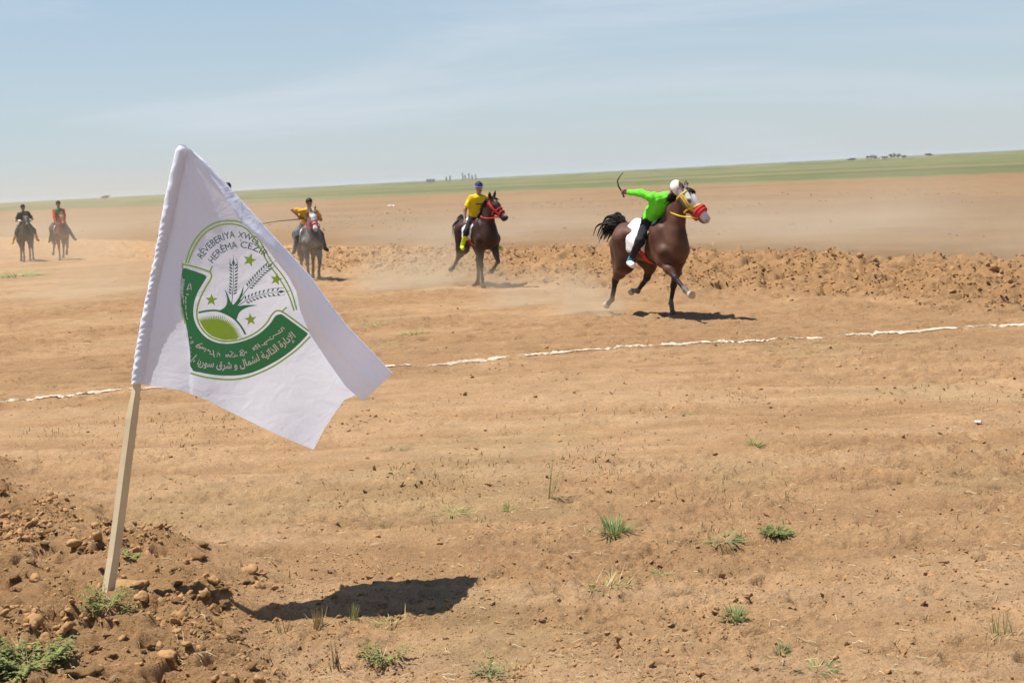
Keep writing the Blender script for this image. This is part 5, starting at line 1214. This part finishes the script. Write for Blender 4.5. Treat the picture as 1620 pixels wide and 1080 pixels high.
TUFTS = [
    ('grass_tuft', 972, 852, 46, 34, 'dense dark green grass tuft standing alone in the middle of the near dirt', 'grass tuft', 'grass', 2.0, GRASSM, 10),
    ('grass_tuft', 1148, 858, 62, 30, 'wide loose green tuft with bent blades beside the flat creeping weed', 'grass tuft', 'spread', 2.0, GRASSM, 14),
    ('weed', 1230, 856, 52, 16, 'low flat dark green creeping weed lying on the dirt', 'weed', 'weed', 1.6, WEEDM, 0),
    ('grass_tuft', 1163, 974, 44, 20, 'short bright green grass cushion in the lower right dirt', 'grass tuft', 'grass', 1.8, GRASSM, 6),
    ('grass_tuft', 1046, 908, 46, 16, 'thin pale green tuft with dark stubs just below the dense dark tuft', 'grass tuft', 'spread', 0.7, GRASSY, 10),
    ('straw_tuft', 962, 938, 76, 22, 'flattened tuft of pale straw with a few green blades', 'straw tuft', 'spread', 1.0, GRASSY, 60),
    ('grass_tuft', 1196, 708, 18, 22, 'small upright yellow-green tuft in the bare dirt at right', 'grass tuft', 'grass', 0.8, GRASSY, 3),
    ('grass_tuft', 628, 710, 50, 20, 'thin spiky green tuft right of the flag corner', 'grass tuft', 'spread', 0.8, GRASSM, 8),
    ('weed', 872, 788, 34, 64, 'tall thin leaning green weed in the middle of the dirt', 'weed', 'lean', 0.16, WEEDM, 4),
    ('grass_tuft', 806, 806, 26, 20, 'small green tuft left of the tall leaning weed', 'grass tuft', 'grass', 0.5, GRASSY, 4),
    ('grass_tuft', 718, 812, 60, 16, 'sparse low greenish patch of grass above the flag shadow', 'grass tuft', 'spread', 0.9, GRASSY, 16),
    ('grass_tuft', 80, 610, 22, 16, 'little green tuft close above the left end of the chalk line', 'grass tuft', 'spread', 0.9, GRASSM, 3),
    ('grass_tuft', 1087, 656, 26, 12, 'tiny green tuft in the dirt between chalk line and dense dark tuft', 'grass tuft', 'spread', 0.6, GRASSM, 3),
    ('grass_tuft', 1290, 1062, 74, 26, 'ragged green and straw tuft at the bottom edge of the dirt', 'grass tuft', 'spread', 1.3, GRASSM, 24),
    ('grass_tuft', 1237, 1034, 30, 18, 'small soft green tuft just above the ragged bottom tuft', 'grass tuft', 'grass', 0.9, GRASSM, 2),
    ('stubble', 503, 994, 34, 32, 'cluster of short dry grass stubs in front of the flag shadow', 'stubble', 'stalks', 0.5, DRYM, 6),
    ('stubble', 448, 1000, 30, 40, 'few dark thin stubs at the left tip of the flag shadow', 'stubble', 'stalks', 0.16, DARKST, 2),
    ('grass_tuft', 561, 980, 22, 26, 'small spiky green tuft at the near edge of the flag shadow', 'grass tuft', 'stalks', 0.5, GRASSY, 4),
    ('grass_tuft', 618, 986, 70, 12, 'low green strip of grass under the right part of the flag shadow', 'grass tuft', 'spread', 1.0, GRASSY, 14),
    ('weed', 606, 1046, 46, 40, 'loose green weed with dry stalks in front of the flag shadow', 'weed', 'weed', 0.6, WEEDM, 12),
    ('weed', 531, 1062, 34, 40, 'dark dry-stemmed weed near the bottom edge left of the loose weed', 'weed', 'stalks', 0.3, DARKST, 8),
    ('weed', 776, 1068, 26, 38, 'upright green seedling at the bottom edge of the dirt', 'weed', 'weed', 0.35, GRASSM, 2),
    ('weed', 40, 1040, 120, 56, 'large green leafy clump at the lower left corner on the ridge', 'weed', 'weed', 4.0, WEEDM, 30),
    ('grass_tuft', 14, 1052, 70, 44, 'long bladed grass among the leafy clump at the lower left corner', 'grass tuft', 'spread', 1.8, GRASSM, 20),
    ('weed', 172, 996, 60, 50, 'thin green weed growing in the clods below the foot of the pole', 'weed', 'weed', 0.9, WEEDM, 14),
    ('grass_tuft', 208, 880, 22, 14, 'tiny pale green sprout right of the flag pole', 'grass tuft', 'weed', 0.5, GRASSY, 0),
    ('straw_tuft', 300, 1030, 80, 30, 'tangle of pale straw on the clods of the ridge', 'straw tuft', 'spread', 0.15, DRYM, 40),
    ('grass_tuft', 1585, 1004, 60, 40, 'sparse thin grass with upright blades at the right edge', 'grass tuft', 'stalks', 0.35, GRASSY, 16),
    ('grass_tuft', 656, 528, 50, 12, 'pale green patch of thin grass right of the flag before the chalk line', 'grass tuft', 'spread', 1.2, GRASSY, 12),
    ('grass_tuft', 590, 516, 46, 10, 'faint olive grass patch close to the flag edge', 'grass tuft', 'spread', 1.0, GRASSY, 12),
    ('grass_tuft', 24, 438, 90, 16, 'pale yellow-green grass patch under the leftmost horses', 'grass tuft', 'spread', 3.0, GRASSY, 50),
    ('weed', 1128, 410, 14, 12, 'small green weed on the crest of clods right of the bay horse', 'weed', 'weed', 0.5, WEEDM, 0),
    ('weed', 1289, 403, 12, 10, 'small green weed on the crest near the middle of the ploughed strip', 'weed', 'weed', 0.5, WEEDM, 0),
    ('weed', 1347, 398, 14, 14, 'greyish upright weed silhouetted on the crest of the ploughed strip', 'weed', 'weed', 0.5, WEEDM, 0),
    ('weed', 1411, 410, 16, 12, 'bright little weed halfway down the right part of the ploughed strip', 'weed', 'weed', 0.5, GRASSM, 0),
    ('weed', 1466, 404, 14, 12, 'green weed on the crest of the right ploughed strip', 'weed', 'weed', 0.5, GRASSM, 0),
    ('weed', 913, 416, 14, 10, 'green weed in the clods left of the bay horse tail', 'weed', 'weed', 0.5, WEEDM, 0),
]
for a in TUFTS: tuft(*a)

# ------------------------------------------------------------------ far things on the plain
LEAF = mat('distant_foliage', (0.05, 0.075, 0.028), 0.8, 0.2, 0.35, 0.6); BARK = mat('distant_bark', (0.09, 0.07, 0.05), 0.9, 0.1, 0.2, 2); PLASTER = mat('pale_plaster', (0.62, 0.58, 0.52), 0.9, 0.1, 0.08, 0.4); ROOFM = mat('flat_roof', (0.30, 0.26, 0.23), 0.9, 0.1, 0.1, 0.4); PANE = mat('dark_pane', (0.03, 0.035, 0.04), 0.2, 0.5, 0.1, 1); DOORM = mat('brown_door', (0.10, 0.06, 0.04), 0.7, 0.2, 0.1, 1)
def far_point(px, d):
    v = sight(px, 300); x = v[0] / v[1] * d; return np.array([x, d, gh(x, d)])
def tree(px, d, h, w, label, group, poplar=False):
    d = d * (1.7 if d < 950 else 1.15); p = far_point(px, d); r = random.Random(int(px)); mb = MB(); mb.tube([(0, 0, -0.3), (0.05, 0, h * .35), (0, 0.05, h * .7)], [h * .035, h * .026, h * .012], 7)
    for q in range(5):
        a = q * 1.3; z = h * (.3 + .08 * q); mb.tube([(0, 0, z), (math.cos(a) * w * .3, math.sin(a) * w * .3, z + h * .16)], [h * .012, h * .005], 5)
    root = bpy.data.objects.new('tree', None); COL.objects.link(root); root.location = p; tag(root, label, 'tree', group); mb.build('trunk', BARK, root)
    mb = MB(); n = 420
    cl = [(r.gauss(0, .22) * w, r.gauss(0, .22) * w, h * (r.uniform(.22, .95) if poplar else r.uniform(.42, .88))) for _ in range(12)]
    for _ in range(n):
        c = r.choice(cl); s_ = w * (.09 if not poplar else .12); q = [c[0] + r.gauss(0, w * .14), c[1] + r.gauss(0, w * .14), c[2] + r.gauss(0, h * .06)]
        u1 = nrm([r.gauss(0, 1) for _ in range(3)]) * s_; u2 = nrm([r.gauss(0, 1) for _ in range(3)]) * s_; mb.add([np.array(q) - u1, np.array(q) + u2, np.array(q) + u1, np.array(q) - u2], [[0, 1, 2, 3]])
    mb.build('crown', LEAF, root, False); return root
def house(px, d, w, h, label):
    d = d * (1.7 if d < 950 else 1.15); p = far_point(px, d); root = bpy.data.objects.new('house', None); COL.objects.link(root); root.location = p; tag(root, label, 'house', 'far houses on the plain')
    def box(name, x0, x1, y0, y1, z0, z1, m, par=root):
        V = [(x, y, z) for x in (x0, x1) for y in (y0, y1) for z in (z0, z1)]; return mesh_obj(name, V, [[0, 1, 3, 2], [4, 6, 7, 5], [0, 4, 5, 1], [2, 3, 7, 6], [0, 2, 6, 4], [1, 5, 7, 3]], m, par, False)
    box('wall', -w / 2, w / 2, -3, 3, -0.5, h, PLASTER); box('roof', -w / 2 - .25, w / 2 + .25, -3.25, 3.25, h, h + .3, ROOFM)
    for q in (-.3, .3): wn_ = box('window', w * q - .6, w * q + .6, -3.04, -2.9, 1.1, 2.3, PANE)
    box('door', -.5, .5, -3.05, -2.9, 0, 2.1, DOORM)
for i, (px, d, h, w) in enumerate([(1374, 900, 3.9, 3.0), (1380, 910, 4.6, 2.8), (1386, 905, 3.8, 3.0), (1411, 900, 4.6, 3.2), (1416, 905, 5.2, 2.8), (1423, 910, 4.2, 3.2)]):
    tree(px, d, h, w, ('left', 'middle', 'right')[i % 3] + (' tree of the dark clump left of the far white houses' if i < 3 else ' tree of the dark clump between the far white houses'), 'trees by the far houses')
house(1400, 930, 6, 2.2, 'small far white house between the two tree clumps'); house(1430, 940, 5, 2.2, 'small far white house right of the tree clumps')
for i, px in enumerate((707, 713, 733, 737, 743, 748, 754)):
    tree(px, 1500 + 20 * i, 5.5 + (i * 37 % 5) * .6, 1.7, ('leftmost', 'second', 'third', 'fourth', 'fifth', 'sixth', 'rightmost')[i] + ' slender far poplar of the row on the middle horizon', 'poplars on the middle horizon', True)
house(682, 1500, 9, 3.0, 'far white house left of the poplar row on the horizon')
tree(1471, 1400, 3.0, 6, 'low broad far bush on the right horizon', None); tree(165, 900, 3.6, 6, 'low far bush on the hazy left horizon', None); tree(1350, 1400, 2.2, 7, 'low far thicket on the horizon left of the far houses', None)
def scrap(px, py, r_, label, seed):
    p = on_ground(px, py); r = random.Random(seed); mb = MB(); n = 7; V = []
    for j in range(n):
        for i in range(n): V.append(((i / (n - 1) - .5) * r_ * 2, (j / (n - 1) - .5) * r_ * 1.4, r_ * .25 + r.uniform(0, r_ * .45)))
    mb.add(V, [[j * n + i, j * n + i + 1, (j + 1) * n + i + 1, (j + 1) * n + i] for j in range(n - 1) for i in range(n - 1)]); o = mb.build('plastic_scrap', WHT); o.location = p; tag(o, label, 'litter')
scrap(619, 327, 0.30, 'small white scrap lying far out on the harrowed field', 3); scrap(1547, 673, 0.028, 'tiny pale scrap in the dark ruts at the right', 4)

# ------------------------------------------------------------------ air: dust kicked up by the horses, thin haze over the plain
def dust(name, center, size, rot, dens, label, cat_kind, nscale, soft=2.0, hfall=0.5, thr=0.40, seed=0.0):
    V = [(x, y, z) for x in (-.5, .5) for y in (-.5, .5) for z in (0, 1)]; F = [[0, 1, 3, 2], [4, 6, 7, 5], [0, 4, 5, 1], [2, 3, 7, 6], [0, 2, 6, 4], [1, 5, 7, 3]]
    m = bpy.data.materials.new(name); m.use_nodes = True; t = m.node_tree; t.nodes.clear(); N = t.nodes.new; L = t.links.new
    o = N('ShaderNodeOutputMaterial'); v = N('ShaderNodeVolumePrincipled'); v.inputs['Color'].default_value = (0.93, 0.79, 0.58, 1); v.inputs['Anisotropy'].default_value = 0.25
    tc = N('ShaderNodeTexCoord'); mp_ = N('ShaderNodeMapping'); mp_.inputs['Scale'].default_value = tuple(np.array(size) * nscale); mp_.inputs['Location'].default_value = (seed, seed * .7, seed * 1.3); L(tc.outputs['Object'], mp_.inputs['Vector'])
    n = N('ShaderNodeTexNoise'); n.inputs['Scale'].default_value = 1.0; n.inputs['Detail'].default_value = 4; n.inputs['Roughness'].default_value = 0.55; L(mp_.outputs['Vector'], n.inputs['Vector'])
    r = N('ShaderNodeMapRange'); r.interpolation_type = 'SMOOTHSTEP'; r.inputs['From Min'].default_value = thr - 0.12; r.inputs['From Max'].default_value = thr + 0.28; L(n.outputs['Fac'], r.inputs['Value'])
    sx = N('ShaderNodeSeparateXYZ'); L(tc.outputs['Object'], sx.inputs[0])
    def mth(op, a, b=None):
        q = N('ShaderNodeMath'); q.operation = op
        for i, w in enumerate((a, b)):
            if w is None: continue
            if isinstance(w, (int, float)): q.inputs[i].default_value = w
            else: L(w, q.inputs[i])
        return q.outputs[0]
    def edge(c):                                     # falls softly to zero at the sides
        a = mth('MULTIPLY', mth('ABSOLUTE', c), 2.0); mr_ = N('ShaderNodeMapRange'); mr_.interpolation_type = 'SMOOTHSTEP'; mr_.inputs['From Min'].default_value = 1.0; mr_.inputs['From Max'].default_value = 0.25; L(a, mr_.inputs['Value']); return mr_.outputs[0]
    zf = mth('EXPONENT', mth('MULTIPLY', sx.outputs[2], -1.0 / hfall)); mr2 = N('ShaderNodeMapRange'); mr2.interpolation_type = 'SMOOTHSTEP'; mr2.inputs['From Min'].default_value = 1.0; mr2.inputs['From Max'].default_value = 0.6; L(sx.outputs[2], mr2.inputs['Value'])
    d_ = mth('MULTIPLY', mth('MULTIPLY', edge(sx.outputs[0]), edge(sx.outputs[1])), mth('MULTIPLY', mth('MULTIPLY', zf, mr2.outputs[0]), mth('MULTIPLY', r.outputs[0], dens)))
    L(d_, v.inputs['Density']); L(v.outputs[0], o.inputs['Volume'])
    ob = mesh_obj(name, V, F, m, None, False); ob.scale = size; ob.location = center; ob.rotation_euler = (0, 0, rot); tag(ob, label, None, None, 'stuff'); return ob
cr = math.atan2(CL[1], CL[0])
# long veil that drifts over the harrowed field behind the riders
cx, cy = sl_to_xy(33.5, 24); dust('dust_veil', (cx, cy, 0.0), (110, 27, 3.6), cr, 0.23, 'pale dust veil drifting over the field behind the horses', 0, 0.16, hfall=0.20, thr=0.47, seed=3.1)
cx, cy = sl_to_xy(22, 100); dust('dust_veil', (cx, cy, 0.0), (90, 60, 5.0), cr, 0.028, 'thin dust hanging round the leftmost horses', 0, 0.09, hfall=0.5, thr=0.38, seed=7.7)
for (px, py, sz, dn, sd) in ((935, 494, (1.7, 1.3, 0.9), 2.2, 1.0), (962, 500, (0.8, .8, .55), 3.6, 2.2), (665, 452, (3.8, 2.4, 1.8), 1.4, 4.4), (745, 458, (2.6, 1.6, 1.0), 1.1, 5.5), (850, 480, (2.8, 1.8, .9), 1.3, 6.6), (150, 470, (6, 8, 2.6), 0.20, 8.8), (60, 415, (9, 5, 1.6), 0.18, 9.9), (440, 450, (3, 3, 1.4), 0.6, 12.2)):
    p = on_ground(px, py); dust('dust_puff', (p[0], p[1], p[2] - 0.03), sz, 0.3, dn, 'puff of dust kicked up by the hooves', 0, 1.1 / max(sz[2], .5), hfall=0.45, thr=0.40, seed=sd)

def haze():
    s_ = 11000.0; z0, z1 = -2.6, 14.0
    V = [(x, y, z) for x in (-s_, s_) for y in (-s_, s_) for z in (z0, z1)]; F = [[0, 1, 3, 2], [4, 6, 7, 5], [0, 4, 5, 1], [2, 3, 7, 6], [0, 2, 6, 4], [1, 5, 7, 3]]
    m = bpy.data.materials.new('haze'); m.use_nodes = True; t = m.node_tree; t.nodes.clear(); o = t.nodes.new('ShaderNodeOutputMaterial'); v = t.nodes.new('ShaderNodeVolumePrincipled')
    v.inputs['Color'].default_value = (0.80, 0.88, 0.98, 1); v.inputs['Density'].default_value = 0.00008; v.inputs['Anisotropy'].default_value = 0.2; t.links.new(v.outputs[0], o.inputs['Volume'])
    tag(mesh_obj('haze', V, F, m, None, False), None, None, None, 'stuff')
haze()
